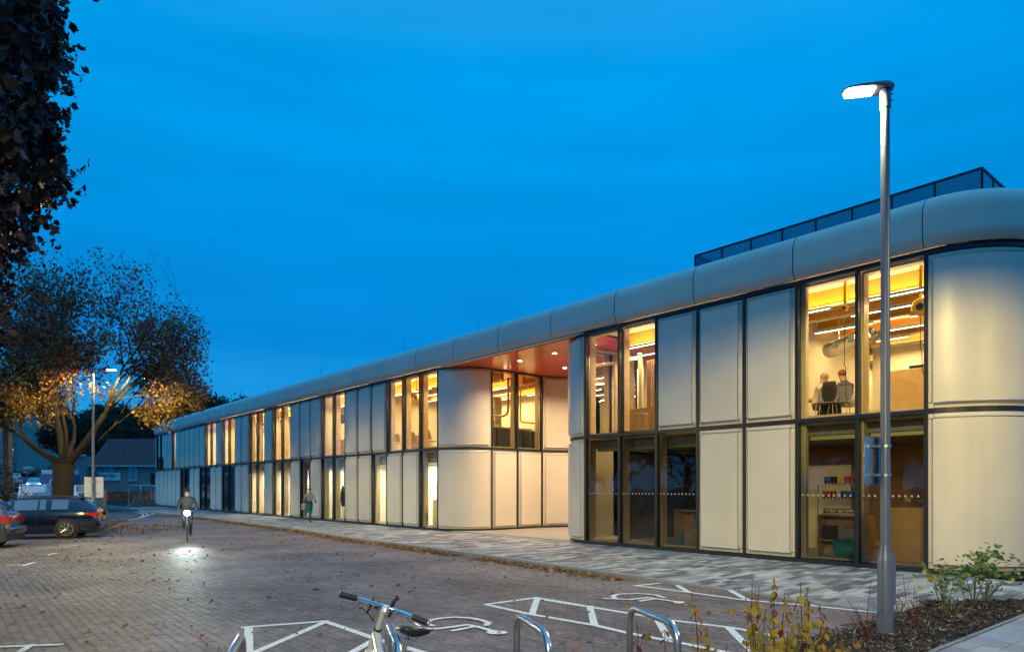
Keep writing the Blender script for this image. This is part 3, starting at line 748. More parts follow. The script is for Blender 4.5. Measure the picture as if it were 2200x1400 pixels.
# end wall panels on the near end, past the corner
for k in range(4):
    for me in (pm_lo, pm_up): link('cladding_panel', me, bld, (-RC-.12, -RC-(k+1)*M+.035, 0), radians(90))
def s_on(px, n=0):
    u = (px-1100)/F; Px = P0.x+NV.x*n; Py = P0.y+NV.y*n; return (u*Py-Px)/(D.x-u*D.y)
for px, top in ((1027, 684), (868, 728), (689, 786), (577, 824), (481, 854)):
    s_ = s_on(px, -.55); q = B(s_, -.55); zt = CH+(HZ-top)/F*q.y
    g = MB(); g.tube([(0, 0, 7.4), (0, 0, zt)], .011, 5); g.build('lightning_rod', 'galvanised', bld, loc=(s_, -.55, 0))
# plant screen on the roof
NS = -3.75; sa = s_on(2110, NS); sb_ = s_on(1493.5, NS); q = B(sa, NS); zt = CH+(HZ-361)/F*q.y
scr = empty('roof_screen', B(sa, NS), TH, label='dark blue mesh screen round the plant on the roof', cat='roof screen')
ns = 8; dw = (sb_-sa)/ns
def screen_side(x0, y0, x1, y1, n_):
    for i in range(n_):
        a = (x0+(x1-x0)*i/n_, y0+(y1-y0)*i/n_); b = (x0+(x1-x0)*(i+1)/n_, y0+(y1-y0)*(i+1)/n_)
        g = MB(); g.poly([(a[0], a[1], 7.1), (b[0], b[1], 7.1), (b[0], b[1], zt-.03), (a[0], a[1], zt-.03)]); g.build('screen_panel', 'screen_mesh', scr)
        g = MB(); g.tube([(a[0], a[1], 7.1), (a[0], a[1], zt)], .03, 4); g.build('post', 'dark_frame', scr)
    g = MB(); g.tube([(x0, y0, zt), (x1, y1, zt)], .035, 4); g.build('rail', 'dark_frame', scr)
Ls = sb_-sa
screen_side(0, 0, Ls, 0, 8); screen_side(0, 0, 0, -5, 6); screen_side(Ls, 0, Ls, -5, 6); screen_side(0, -5, Ls, -5, 8)
# ================================================================ street lamps
def lamp_light(parent, loc, watts, colr=STREET_COL, soft=.12):
    l = bpy.data.lights.new('lamp_light', 'SPOT'); l.energy = watts; l.color = colr; l.spot_size = radians(176); l.spot_blend = .05; l.shadow_soft_size = soft
    l.use_nodes = True; t = l.node_tree; em = [n for n in t.nodes if n.type == 'EMISSION'][0]
    gm = N(t, 'ShaderNodeNewGeometry'); sp = N(t, 'ShaderNodeSeparateXYZ'); ab = N(t, 'ShaderNodeMath', operation='ABSOLUTE'); r = N(t, 'ShaderNodeValToRGB')
    t.links.new(gm.outputs['Incoming'], sp.inputs[0]); t.links.new(sp.outputs['Z'], ab.inputs[0]); t.links.new(ab.outputs[0], r.inputs[0]); t.links.new(r.outputs[0], em.inputs['Strength'])
    el = r.color_ramp.elements      # street optics: little straight down, most at 65 to 78 degrees, cut off at the horizontal
    el[0].position = .07; el[0].color = (0, 0, 0, 1); el[1].position = 1; el[1].color = (.10, .10, .10, 1)
    for p, v in ((.13, .30), (.22, .95), (.36, 1.0), (.62, .72), (.85, .30)):
        x = el.new(p); x.color = (v, v, v, 1)
    return link('lamp_light', l, parent, loc)
def street_lamp(loc, H, head_dir, label, watts, sleeve=1.15, arm=.0, colr=STREET_COL):
    root = empty('street_lamp', loc, head_dir, label=label, cat='street lamp')
    g = MB(); g.lathe([(.088, -.15), (.088, sleeve), (.086, sleeve+.01), (.056, sleeve+.17), (.054, sleeve+.19), (.052, H*.6), (.048, H-.1)], 20); o = g.build('pole', 'grey_paint', root, ang=40)
    g = MB(); g.bbox(-.105, -.05, -.045, .045, .35, .95, .006); g.build('service_door', 'grey_paint', root)
    # head: flat tapered luminaire tilting forward
    g = MB(); hx = arm
    if arm: g.tube([(0, 0, H-.12), (.0, 0, H-.02), (.1, 0, H+.04), (arm, 0, H+.08)], .03, 8); g.build('bracket', 'grey_paint', root, smooth=True); g = MB()
    else: g.lathe([(.06, H-.22), (.063, H-.2), (.063, H+.0), (.05, H+.03)], 14); g.tube([(-.06, .02, H-.06), (-.085, .02, H-.06)], .008, 5); g.tube([(-.06, .02, H-.13), (-.085, .02, H-.13)], .008, 5); g.build('spigot', 'grey_paint', root, ang=40); g = MB()
    zt = H+.03
    secs = [(hx-.09, .04, -.02, .04), (hx-.03, .08, -.04, .065), (hx+.10, .12, -.015, .06), (hx+.28, .13, -.008, .05), (hx+.42, .11, -.004, .038), (hx+.48, .06, .0, .022)]
    rr = []
    for x, hw, zb, zz in secs: rr.append([g.vt((x, y*hw, zt+z)) for y, z in ((-1, zb), (-1, zb+.4*(zz-zb)), (-.6, zz), (0, zz+.008), (.6, zz), (1, zb+.4*(zz-zb)), (1, zb))])
    for a, b in zip(rr, rr[1:]):
        for i in range(7): g.face([a[i], a[(i+1) % 7], b[(i+1) % 7], b[i]])
    g.face(rr[0][::-1]); g.face(rr[-1])
    h = g.build('lamp_head', 'lamp_housing', root, ang=40)
    g = MB(); g.bbox(hx+.13, hx+.44, -.09, .09, zt-.03, zt-.004, .008); g.build('lens', 'lamp_lens', h)
    lamp_light(root, (hx+.38, 0, zt-.06), watts, colr)
    return root
near = street_lamp(at(1902, 1357, .06), 6.50, radians(168), 'tall grey street lamp in the mulch bed, nearest to the camera', STREET_W*.5, sleeve=.86)
farl = street_lamp(Vector((-900/F*28.3, 28.3, .1)), 6.55, radians(4), 'grey street lamp with a lit arm beside the autumn maple', STREET_W*.42, arm=.45)
street_lamp((-11.8, 9.2, 0), 6.6, radians(20), 'grey street lamp along the parked cars, beside the camera', STREET_W*1.15)
street_lamp((-2.5, -6.5, 0), 6.6, radians(80), 'grey street lamp behind the camera', STREET_W*1.5)
street_lamp((11.0, 2.5, 0), 6.6, radians(120), 'grey street lamp at the near end of the building', STREET_W*.28)
street_lamp((-20.5, 15.5, 0), 6.6, radians(20), 'grey street lamp at the far row of bays', STREET_W*1.0)
street_lamp((-44, 37, 0), 6.6, radians(-10), 'added cool white lamp, unseen past the left edge, brightening the far panels', STREET_W*1.5, colr=(.62, .80, 1))  # added lamp out of view, brightens the far cladding with cool light
# signs on lamps
def lamp_sign(lp, z, wd, ht, rz, label, col, off=(.075, 0)):
    root = empty('sign_plate', lp.location+Vector((0, 0, z)), rz, label=label, cat='sign')
    g = MB(); r = .05
    pts = []
    for cx, cy_, a0 in ((wd/2-r, ht/2-r, 0), (-wd/2+r, ht/2-r, pi/2), (-wd/2+r, -ht/2+r, pi), (wd/2-r, -ht/2+r, 3*pi/2)):
        pts += [(cx+r*cos(a0+t*pi/8), cy_+r*sin(a0+t*pi/8)) for t in range(5)]
    a = [g.vt((x+off[1], off[0], y)) for x, y in pts]; b = [g.vt((x+off[1], off[0]+.004, y)) for x, y in pts]
    g.face(a); g.face(b[::-1])
    for i in range(len(a)): g.face([a[i], b[i], b[(i+1) % len(a)], a[(i+1) % len(a)]])
    g.build('plate', col, root)
    for zz in (-ht*.3, ht*.3):
        g = MB(); g.box(-wd*.33+off[1], wd*.33+off[1], off[0]-.022, off[0], zz-.018, zz+.018); g.build('bracket', 'galvanised', root)
        g = MB(); g.lathe([(.066, zz-.015), (.066, zz+.015)], 12); g.tube([(.05, .05, zz), (.14, .06, zz)], .008, 5); g.build('clip', 'galvanised', root)
lamp_sign(near, 2.06, .31, .58, radians(22), 'small rounded sign plate seen from behind on the nearest lamp post', 'galvanised', (.075, -.10))
lamp_sign(farl, 1.7, .72, .85, radians(12), 'square white sign plate seen from behind on the lamp post by the maple', 'white_trim')
# ================================================================ rooms
def n_on(px, s):
    u = (px-1100)/F; return -((P0.x-u*P0.y)+s*(D.x-u*D.y))/(NV.x-u*NV.y)
def part(name, m_, boxes, bev=0, parent=None):
    g = MB()
    for b in boxes: (g.bbox(*b, bev) if bev else g.box(*b))
    return g.build(name, m_, parent or bld)
def room_light(s0, s1, n, z, watts, col):
    l = bpy.data.lights.new('room_light', 'AREA'); l.shape = 'RECTANGLE'; l.size = s1-s0; l.size_y = .12; l.energy = watts; l.color = col
    link('room_light', l, bld, ((s0+s1)/2, n, z))
    if z > 5 and z < 6:   # the fittings throw light up on the ceiling too
        l2 = l.copy(); l2.energy = watts*.5; o = link('room_light', l2, bld, ((s0+s1)/2, n, z+.16)); o.rotation_euler = (pi, 0, 0)
# upper storey: timber beams parallel to the front, strip lights hung between them
ZC = 6.50
def upper_room(s0, s1, depth, watts, wall=True, lights=3, wallmat='interior_cream', nn=None):
    n = -1.25
    i = 0
    while n > -depth:
        part('beam', 'ochre_beam', [(s0+.05, s1-.05, n-.06, n+.06, 6.12, ZC-.01)]); part('beam_flange', 'timber', [(s0+.05, s1-.05, n-.11, n+.11, 6.085, 6.12)])
        part('cable_tray', 'shelf_grey', [(s0+.1, s1-.1, n-.62, n-.50, 6.22, 6.26)]) if i % 2 else part('service_pipe', 'galvanised', [(s0+.1, s1-.1, n-.60, n-.54, 6.16, 6.22)])
        n -= 1.15; i += 1
    n = -.75; i = 0
    while n > -depth+.6:
        s = s0+.4+(i % 2)*.9
        while s < s1-1.3:
            g = MB(); g.box(s, s+1.5, n-.025, n+.025, 5.93, 5.985); o = g.build('strip_light', 'lamp_housing' if False else 'white_trim', bld)
            g = MB(); g.box(s+.02, s+1.48, n-.022, n+.022, 5.918, 5.929); g.build('diffuser', 'strip_glow', o)
            s += 2.35
        n -= 1.15; i += 1
    for j in range(lights):
        room_light(s0+.5, s1-.5, -1.0-j*(depth-1.6)/max(1, lights-1) if lights > 1 else -depth/2, 5.86, watts*(s1-s0)/lights, ROOM_COL)
    if wall: part('partition', wallmat, [(s0, s1, -depth-.1, -depth, 3.30, ZC-.01)])
def cross_wall(s, depth, z0, z1, m_='interior_cream'): part('partition', m_, [(s-.06, s+.06, -depth, -.4, z0, z1)])
UW = 64
upper_room(-.5, 3.95, 7.2, UW); upper_room(4.1, 9.1, 9.5, UW); part('partition', 'interior_cream', [(9.1, 16.0, -9.6, -9.5, 3.30, ZC-.01)]); None
upper_room(16.2, 23.5, 6.2, UW); upper_room(23.7, 29.2, 5.2, UW); upper_room(29.3, 36.9, 4.6, UW*1.2, lights=2); upper_room(37.2, 48.2, 3.4, UW*1.3, lights=2)
cross_wall(23.6, 5.2, 3.3, ZC-.01); cross_wall(29.25, 5, 3.3, ZC-.01); cross_wall(37.1, 4.6, 3.3, ZC-.01); cross_wall(48.3, 9, 3.3, ZC-.01); cross_wall(55.6, 9, 3.3, ZC-.01); cross_wall(58.2, 9, 3.3, ZC-.01)
part('partition', 'timber', [(55.7, 58.1, -1.7, -1.6, 3.3, ZC-.01)]); room_light(55.8, 58, -.9, 6.3, 60, ROOM_COL)
part('partition', 'interior_cream', [(3.96, 4.06, -7, -.4, 3.3, ZC-.01)])
# yellow bulkheads seen at the top of the rooms
part('bulkhead', 'yellow_plastic', [(34.2, 36.9, -2.7, -2.6, 5.1, 5.9), (28.0, 29.1, -3.0, -2.9, 5.0, 5.9), (31.9, 34.0, -3.3, -3.2, 5.2, 5.9)])
# ground floor offices, bright
def lower_room(s0, s1, depth, watts, wm='interior_white'):
    part('partition', wm, [(s0, s1, -depth-.1, -depth, .13, 2.97), (s0, s0+.08, -depth, -1.0, .13, 2.97), (s1-.08, s1, -depth, -.4, .13, 2.97)])
    part('ceiling_tiles', 'interior_white', [(s0+.4, s1, -depth, -.52, 2.80, 2.84)])
    if watts: room_light(s0+.4, s1-.4, -depth*.5, 2.76, watts*(s1-s0), OFFICE_COL)
lower_room(16.65, 20.6, 4.2, 62); lower_room(20.7, 25.0, 2.4, 45); lower_room(25.1, 29.2, 2.8, 40); lower_room(31.8, 38.8, 2.6, 60)
for k in (0, 1, 4, 5, 6, 13, 16, 19, 20, 22, 24, 25, 27, 28):
    part('blind_box', 'olive_board' if k < 8 else 'interior_cream', [(k*M+.1, (k+1)*M-.1, -.50, -.42, 2.88, 3.2)])
# shop on the ground floor (dim)
part('partition', 'plywood', [(-.5, 9.2, -5.6, -5.5, .13, 2.97)]); part('partition', 'interior_cream', [(3.0, 4.2, -3.6, -3.5, .13, 2.4), (5.3, 6.8, -2.9, -2.8, .9, 2.35)])
part('counter', 'plywood', [(-.9, 1.15, -1.7, -1.1, .13, 1.35)], .01)
part('partition', 'shelf_grey', [(9.25, 9.33, -12, -1.9, .13, 2.97)])
room_light(.2, 8.8, -2.4, 2.9, 26, (1, .74, .42))
g = MB(); g.box(3.9, 4.0, -1.2, -.5, .13, 2.9); g.build('partition', 'olive_board', bld)
# white dots on the shop glass
for k in (0, 1, 4, 5, 6):
    g = MB(); x = .16
    while x < M-.1:
        g.poly([(k*M+x+.024*cos(t*pi/5), -.046, 1.62+.024*sin(t*pi/5)) for t in range(10)]); x += .118
    o = g.build('glass_dots', 'dots', bld); o['kind'] = 'stuff'
# -------- things in the rooms, each on its own
def rin(s, n, z=0): return B(s, n, z)
def rb(name, mats, fn, s, n, z, rz, label, cat, group=None, **k):
    g = MB(); fn(g); return link(name, g.mesh(name, mats), None, rin(s, n, z), TH+rz, label, cat, group, **k)
FU = 3.30; FL = .13
def make_chair(s, n, rz, label, col='yellow_plastic', group=None, first=[None]):
    root = empty('chair', rin(s, n, FU), TH+rz, label=label, cat='chair', group=group)
    g = MB(); g.bbox(-.22, .22, -.22, .2, .44, .465, .01); g.build('seat', col, root)
    g = MB(); rows = []
    for j in range(6):
        v = j/5; wv = .20+.03*sin(v*pi); rows.append([g.vt((wv*u, -.20-.10*v-.03*(1-u*u), .52+.36*v)) for u in (-1, -.5, 0, .5, 1)])
    for a, b in zip(rows, rows[1:]):
        for i in range(4): g.face([a[i], a[i+1], b[i+1], b[i]])
    g.build('backrest', col, root, smooth=True)
    for sx_ in (-1, 1):
        for sy_ in (-1, 1):
            g = MB(); g.tube([(sx_*.17, sy_*.15, .45), (sx_*.22, sy_*.21, 0)], .011, 5); g.build('leg', 'chrome', root)
        g = MB(); g.tube([(sx_*.17, -.2, .45), (sx_*.19, -.24, .62)], .011, 5); g.build('back_strut', 'chrome', root)
    return root
for i, (s, lab) in enumerate([(s_on(930, -1.0), 'yellow plastic chair nearest the rounded corner panel upstairs'), (s_on(897, -1.0), 'yellow plastic chair in the middle window of the three upstairs'), (s_on(864, -1.0), 'yellow plastic chair partly behind the pillar by the timber cupboard'), (s_on(741, -1.0), 'yellow plastic chair alone in the paired upstairs windows'), (s_on(601, -.9), 'yellow plastic chair under the small bright lamp upstairs')]):
    make_chair(s, -1.0, pi, lab, group='yellow chairs upstairs')
make_chair(s_on(462, -.9), -.9, pi/2, 'brown chair with pale legs alone far along upstairs', 'plywood')
def cupboard(name, s, n, z, w_, d_, h, m_, label, cat, shelves=0, open_m='interior_cream'):
    root = empty(name, rin(s, n, z), TH, label=label, cat=cat)
    if not shelves:
        part('carcass', m_, [(0, w_, -d_, 0, 0, h)], .008, root); part('door', m_, [(.01, w_-.01, 0.003, .02, .03, h-.02)], .004, root)
    else:
        part('carcass', m_, [(0, .03, -d_, 0, 0, h), (w_-.03, w_, -d_, 0, 0, h), (.03, w_-.03, -d_, -d_+.02, 0, h)], 0, root)
        for i in range(shelves+1): part('shelf', m_, [(.03, w_-.03, -d_+.02, 0, i*(h-.03)/shelves, i*(h-.03)/shelves+.03)], 0, root)
    return root
cupboard('cupboard', 20.6, -1.3, FU, 1.1, .5, .82, 'plywood', 'low timber cupboard behind the yellow chairs upstairs', 'cupboard')
cupboard('desk_unit', 17.3, -2.2, FU, 3.0, .6, .78, 'plywood', 'long brown timber desk behind the yellow chairs upstairs', 'desk')
cupboard('cupboard', 27.6, -1.2, FU, 1.0, .5, 1.0, 'plywood', 'tall timber cupboard beside the lone yellow chair upstairs', 'cupboard')
cupboard('bookcase', 16.75, -2.4, FU, .95, .35, 2.2, 'interior_cream', 'cream open bookcase beside the rounded panel upstairs', 'bookcase', 5)
part('partition', 'interior_cream', [(19.3, 20.2, -3.6, -3.0, FU, 5.9)]); 
# plan chests and yellow pipe by the recess
for i in range(4):
    root = empty('plan_chest', rin(14.9-.0*i+1.75, -1.7-i*.72, FU), TH+pi/2, label=['dark plan chest nearest the curved panel upstairs', 'second dark plan chest under the yellow worktop', 'third dark plan chest under the yellow worktop', 'dark plan chest deepest in the recess window'][i], cat='plan chest', group='plan chests in the recess window')
    part('carcass', 'drawer_green', [(-.68, -.02, -.5, 0, 0, .9)], .01, root)
    for j in range(8): part('drawer', 'drawer_green', [(-.65, -.05, .002, .02, .04+j*.105, .135+j*.105)], .004, root); part('handle', 'chrome', [(-.40, -.30, .021, .03, .075+j*.105, .09+j*.105)], 0, root)
rb('worktop', 'yellow_pipe', lambda g: g.bbox(16.65-16.0, 17.4-16.0, -4.4, -1.5, .93, .98, .01), 16.0, 0, FU, 0, 'long yellow worktop on the plan chests by the recess', 'worktop')
rb('yellow_pipe', 'yellow_pipe', lambda g: g.tube([(.45, n_on(1092, 16.45), 3.0), (.45, n_on(1092, 16.45), 1.75), (.45, n_on(1090, 16.45), 1.52), (.45, n_on(1084, 16.45), 1.42), (.45, n_on(1076, 16.45), 1.38), (.45, n_on(1056, 16.45), 1.36)], .05, 10), 16.0, 0, FU, 0, 'bent yellow pipe dropping from the ceiling in the recess window', 'pipe')
rb('yellow_pipe', 'yellow_pipe', lambda g: g.tube([(.5, n_on(1118, 16.5), 2.6), (.5, n_on(1118, 16.5), 1.35), (.5, n_on(1121, 16.5), 1.22), (.5, n_on(1158, 16.5), 1.2)], .035, 8), 16.0, 0, FU, 0, 'thin yellow pipe bent above the worktop deeper in the recess window', 'pipe')
# near upstairs room
fc = empty('air_duct', rin(1.75, -1.4, 5.25), TH, label='silver foil air duct with grilles hanging upstairs in the corner room', cat='air duct')
g = MB(); g.tube([(-.15, .1, .0), (.3, -.2, .0), (.8, -.55, .0), (1.2, -.8, 0)], [.2, .21, .2, .2], 12); g.build('duct', 'foil', fc, smooth=True)
part('grille', 'drawer_green', [(.05, .35, .06, .10, -.06, .08), (.62, .9, -.33, -.29, -.06, .08)], 0, fc)
for x in (.1, .9):
    g = MB(); g.tube([(x, -.2-.5*x, .15), (x, -.2-.5*x, 1.2)], .006, 4); g.build('hanger', 'chrome', fc)
def reel(s, n, z, cl, lab, big=1):
    root = empty('cable_reel', rin(s, n, z), TH, label=lab, cat='cable reel')
    g = MB(); g.T = Matrix.Rotation(pi/2, 4, 'X'); g.lathe([(.15*big, -.08), (.19*big, -.06), (.19*big, .06), (.15*big, .08)], 16); g.build('drum', 'yellow_plastic', root)
    g = MB(); g.T = Matrix.Rotation(pi/2, 4, 'X'); g.lathe([(.07*big, -.11), (.08*big, -.085)], 12); g.build('hub', 'black_plastic', root)
    part('bracket', 'yellow_plastic', [(-.03, .03, -.03, .03, .1, .9)], 0, root)
    g = MB(); g.tube([(0, .03, -.18), (.0, .05, -cl*.6), (-.03, .05, -cl*.62), (-.04, .06, -cl*.9), (-.08, .05, -cl)], .009, 5); g.build('cord', 'black_rubber', root)
reel(.42, -.95, 5.62, 1.5, 'yellow cable reel hanging in the corner window with a black cord')
reel(1.98, -.9, 5.9, 2.2, 'cable reel with a thin black cord over the seated people', .3)
reel(20.3, -.9, 5.7, .4, 'yellow cable reel at the ceiling above the chairs', .7)
rb('plywood_screen', 'plywood', lambda g: g.bbox(.02, 1.45, -.03, .03, 0, 1.12, .005), -.15, -1.5, FU, 0, 'plywood screen below the cream wall in the corner window upstairs', 'screen')
rb('dark_gadget', 'black_plastic', lambda g: g.bbox(0, .3, -.03, .03, 1.13, 1.19, .01), .55, -1.5, FU, 0, 'small black box on top of the plywood screen', 'box')
# timber screen, plinth and stool (windows next to the recess)
fr = empty('timber_screen', rin(s_on(1376, -1.2), -1.2, FU), TH, label='timber framed glass screen upstairs beside the recess', cat='screen')
for x in (0, s_on(1322, -1.2)-s_on(1376, -1.2), s_on(1274, -1.2)-s_on(1376, -1.2)): part('post', 'timber', [(x-.04, x+.04, -.05, .05, 0, 2.35)], .004, fr)
part('rail', 'timber', [(-.04, s_on(1274, -1.2)-s_on(1376, -1.2)+.04, -.045, .045, 2.355, 2.43)], .004, fr)
rb('slatted_column', 'plywood', lambda g: [g.bbox(.05*i, .05*i+.03, -.1-.02*abs(i-4), .0-.02*abs(i-4), .0, 2.25, .003) for i in range(9)] and None, s_on(1411, -1.0), -1.0, FU+.0, 0, 'column of upright timber slats beside the stool', 'column')
rb('plinth', 'plywood', lambda g: g.bbox(0, 1.15, -.08, 0, 0, .84, .006), s_on(1412, -.9), -.9, FU, 0, 'plywood plinth carrying a timber stool upstairs', 'plinth')
stl = empty('stool', rin(7.2, -.62, FU+.0), TH+.3, label='timber stool standing against the plywood plinth upstairs', cat='stool')
part('seat', 'timber', [(-.19, .19, -.14, .14, .68, .71)], .006, stl)
for x in (-1, 1):
    for y in (-1, 1):
        g = MB(); g.tube([(x*.14, y*.1, .68), (x*.17, y*.13, .0)], .017, 4); g.build('leg', 'timber', stl)
part('rung', 'timber', [(-.15, .15, -.1, -.08, .2, .23), (-.15, .15, .08, .1, .2, .23)], 0, stl)
stl.location = rin(s_on(1379, -.6), -.6, FU); stl.scale = (.9, .9, .9)
# shop shelving with paint
def shop_unit(s, w_, label):
    root = empty('display_unit', rin(s, -.62, FL), TH, label=label, cat='display unit')
    part('side', 'plywood', [(0, .025, -.42, .0, 0, 1.05), (w_-.025, w_, -.42, 0, 0, 1.05)], 0, root)
    part('back', 'plywood', [(.025, w_-.025, -.44, -.42, 0, 1.05)], 0, root)
    part('shelf', 'plywood', [(.025, w_-.025, -.42, 0, .02, .05)], 0, root); part('shelf', 'plywood', [(.025, w_-.025, -.42, .01, 1.02, 1.05)], 0, root)
    for z in (1.38, 1.70): part('glass_shelf', 'window_glass', [(.02, w_-.02, -.32, 0, z, z+.012)], 0, root)
    for x in (.01, w_-.02): part('upright', 'shelf_grey', [(x, x+.012, -.02, 0, 1.05, 1.72)], 0, root)
    return root
shop_unit(1.38, 1.12, 'plywood display unit of paint tubes and pots in the shop window'); shop_unit(5.42, 1.10, 'plywood display unit with cards and prints in the shop window by the panels')
tm = ['tube_dark', 'tube_green', 'tube_blue', 'tube_red', 'tube_yellow', 'tube_white']
def row_of(kind, s0, ds, n_, z, cols, labf, grp):
    for i in range(n_):
        c = cols[i % len(cols)] if isinstance(cols, list) else cols
        root = empty(kind, rin(s0-i*ds, -.75, FL+z), TH, label=labf(i, c), cat='paint '+('pot' if 'pot' in kind else 'tube'), group=grp)
        g = MB()
        if 'pot' in kind:
            g.lathe([(.034, 0), (.036, .01), (.036, .095), (.03, .105)], 9); g.build('pot', 'tube_white', root)
            g = MB(); g.lathe([(.0365, .03), (.0365, .065)], 9); g.build('label_band', c, root); g = MB(); g.lathe([(.034, .106), (.034, .13)], 9); g.build('lid', 'black_plastic', root)
        else:
            g.lathe([(.02, 0), (.02, .03), (.027, .035)], 8); g.build('cap', 'black_plastic', root)
            g = MB(); pr = [(-.03, .036), (.03, .036), (.034, .19), (-.034, .19)]
            a = [g.vt((x, -.02 if z_ < .1 else -.004, z_)) for x, z_ in pr]; b = [g.vt((x, .02 if z_ < .1 else .004, z_)) for x, z_ in pr]
            g.face(a); g.face(b[::-1])
            for j in range(4): g.face([a[j], b[j], b[(j+1) % 4], a[(j+1) % 4]])
            g.build('tube', c, root); 
cn = lambda c: c.replace('tube_', '')
ORD = ['first', 'second', 'third', 'fourth', 'fifth', 'sixth', 'seventh', 'eighth', 'ninth', 'tenth', 'eleventh', 'twelfth']
row_of('paint_tube', 2.36, .077, 12, 1.73, ['tube_blue', 'tube_blue', 'tube_dark', 'tube_dark', 'tube_yellow', 'tube_yellow', 'tube_red', 'tube_red', 'tube_red', 'tube_dark', 'tube_dark', 'tube_dark'], lambda i, c: f'{ORD[i]} from the left, {cn(c)} paint tube on the top glass shelf of the shop window', 'paint tubes on the top shelf')
row_of('paint_tube', 2.4, .083, 12, 1.395, ['tube_red', 'tube_red', 'tube_red', 'tube_red', 'tube_white', 'tube_blue', 'tube_blue', 'tube_blue', 'tube_blue', 'tube_green', 'tube_green', 'tube_white'], lambda i, c: f'{ORD[i]} from the left, {cn(c)} paint tube on the middle shelf of the shop window', 'paint tubes on the middle shelf')
row_of('paint_pot', 2.38, .088, 12, 1.055, ['tube_dark', 'tube_red', 'tube_yellow', 'tube_dark', 'tube_white', 'tube_blue', 'tube_red', 'tube_blue', 'tube_white', 'tube_blue', 'tube_red', 'tube_dark'], lambda i, c: f'{ORD[i]} from the left, paint pot with a {cn(c)} band on the shop timber shelf', 'paint pots on the timber shelf')
def text_part(txt, size, m_, parent, loc, rx=(pi/2, 0, 0), ext=.001, name='lettering', align='CENTER'):
    cu = bpy.data.curves.new(name, 'FONT'); cu.body = txt; cu.size = size; cu.extrude = ext; cu.align_x = align; cu.resolution_u = 3
    cu.materials.append(MAT[m_]); o = bpy.data.objects.new(name, cu); COL.objects.link(o); o.parent = parent; o.location = loc; o.rotation_euler = rx
    bpy.context.view_layer.update(); me = bpy.data.meshes.new_from_object(o.evaluated_get(bpy.context.evaluated_depsgraph_get())); me.materials.clear(); me.materials.append(MAT[m_]) if not me.materials else None
    r = bpy.data.objects.new(name, me); COL.objects.link(r); r.parent = parent; r.location = loc; r.rotation_euler = rx; bpy.data.objects.remove(o); return r
# seen from outside, s runs to the left: letters face +n and run to -s
OUT = (pi/2, 0, pi)
pf = empty('portfolio', rin(1.62, -.60, FL+.06), TH, label='teal A3 portfolio case with a black handle in the shop window', cat='portfolio')
part('case', 'teal_cloth', [(-.12, .50, -.03, 0, 0, .40)], .008, pf); g = MB(); g.tube([(.12, -.015, .40), (.13, -.015, .45), (.25, -.015, .45), (.26, -.015, .40)], .01, 5); g.build('handle', 'black_plastic', pf); part('edge', 'black_plastic', [(-.12, .50, -.031, .001, .395, .41)], 0, pf)
text_part('A3', .09, 'banner_white', pf, (.05, .004, .12), OUT)
pf2 = empty('portfolio', rin(1.80, -.78, FL+.06), TH, label='large grey portfolio case behind the teal one', cat='portfolio')
part('case', 'cloth_grey', [(-.25, .42, -.03, 0, 0, .66)], .008, pf2); g = MB(); g.tube([(.02, -.015, .66), (.03, -.015, .71), (.15, -.015, .71), (.16, -.015, .66)], .01, 5); g.build('handle', 'black_plastic', pf2)
rb('paper_rack', 'cloth_dark', lambda g: g.bbox(0, .34, -.06, 0, .48, .80, .01), 2.05, -.62, FL, 0, 'dark pad of paper on the upper ledge of the shop window', 'paper pad')
rb('wedge_shelf', 'plywood', lambda g: (g.prism([(0, 0), (.4, 0), (.4, -.2), (0, -.2)], .44, .47), g.bbox(.05, .3, -.12, -.02, .1, .25, .01))[0], 2.05, -.60, FL, 0, 'small plywood ledge with a box below in the shop window', 'ledge')
po = empty('poster', rin(5.55, -.66, FL+1.40), TH, label='small white poster with dark lettering leaning on the glass shelf', cat='poster')
part('sheet', 'banner_white', [(-.06, .22, -.012, 0, 0, .36)], 0, po); part('picture', 'cloth_dark', [(.02, .15, .001, .004, .08, .25)], 0, po); text_part('ILFORD', .07, 'ink', po, (.08, .006, .285), OUT)
for i, (s, w_, h, c, lab) in enumerate([(5.52, .2, .45, 'tube_red', 'reddish print standing lowest on the right of the card display'), (5.80, .22, .42, 'yellow_leaf', 'shiny yellow print catching the light in the card display'), (6.02, .18, .42, 'cloth_grey', 'grey print beside the shiny one in the card display'), (6.28, .16, .38, 'teal_cloth', 'teal and white prints at the left of the card display')]):
    rb('print', [c], lambda g, w_=w_, h=h: g.bbox(0, w_, -.02, 0, 0, h, .004), s, -.64, FL+.055, 0, lab, 'print')
rb('book_stack', 'tube_blue', lambda g: g.bbox(0, .42, -.25, 0, 0, .14, .01), 5.5, -.66, FL+.80, 0, 'pile of blue books on the display shelf', 'books')
rb('camera_box', 'cloth_dark', lambda g: (g.bbox(0, .3, -.2, 0, 0, .08, .01), g.bbox(.02, .28, -.18, 0, .085, .16, .01), g.bbox(.05, .3, -.2, 0, .165, .3, .01))[0], 5.95, -.7, FL+1.055, 0, 'stack of dark boxes behind the glass of the card display', 'boxes')
for i, (s, w_, h) in enumerate([(.75, .1, .09), (.5, .07, .04), (.2, .14, .11)]):
    rb('carton', 'sandstone', lambda g, w_=w_, h=h: g.bbox(0, w_, -.1, 0, 0, h, .006), s, -1.25, FL+1.355, 0, ['small tan carton on the shop counter', 'tiny flat tan carton between the two on the shop counter', 'wide pale carton on the shop counter by the mullion'][i], 'carton')
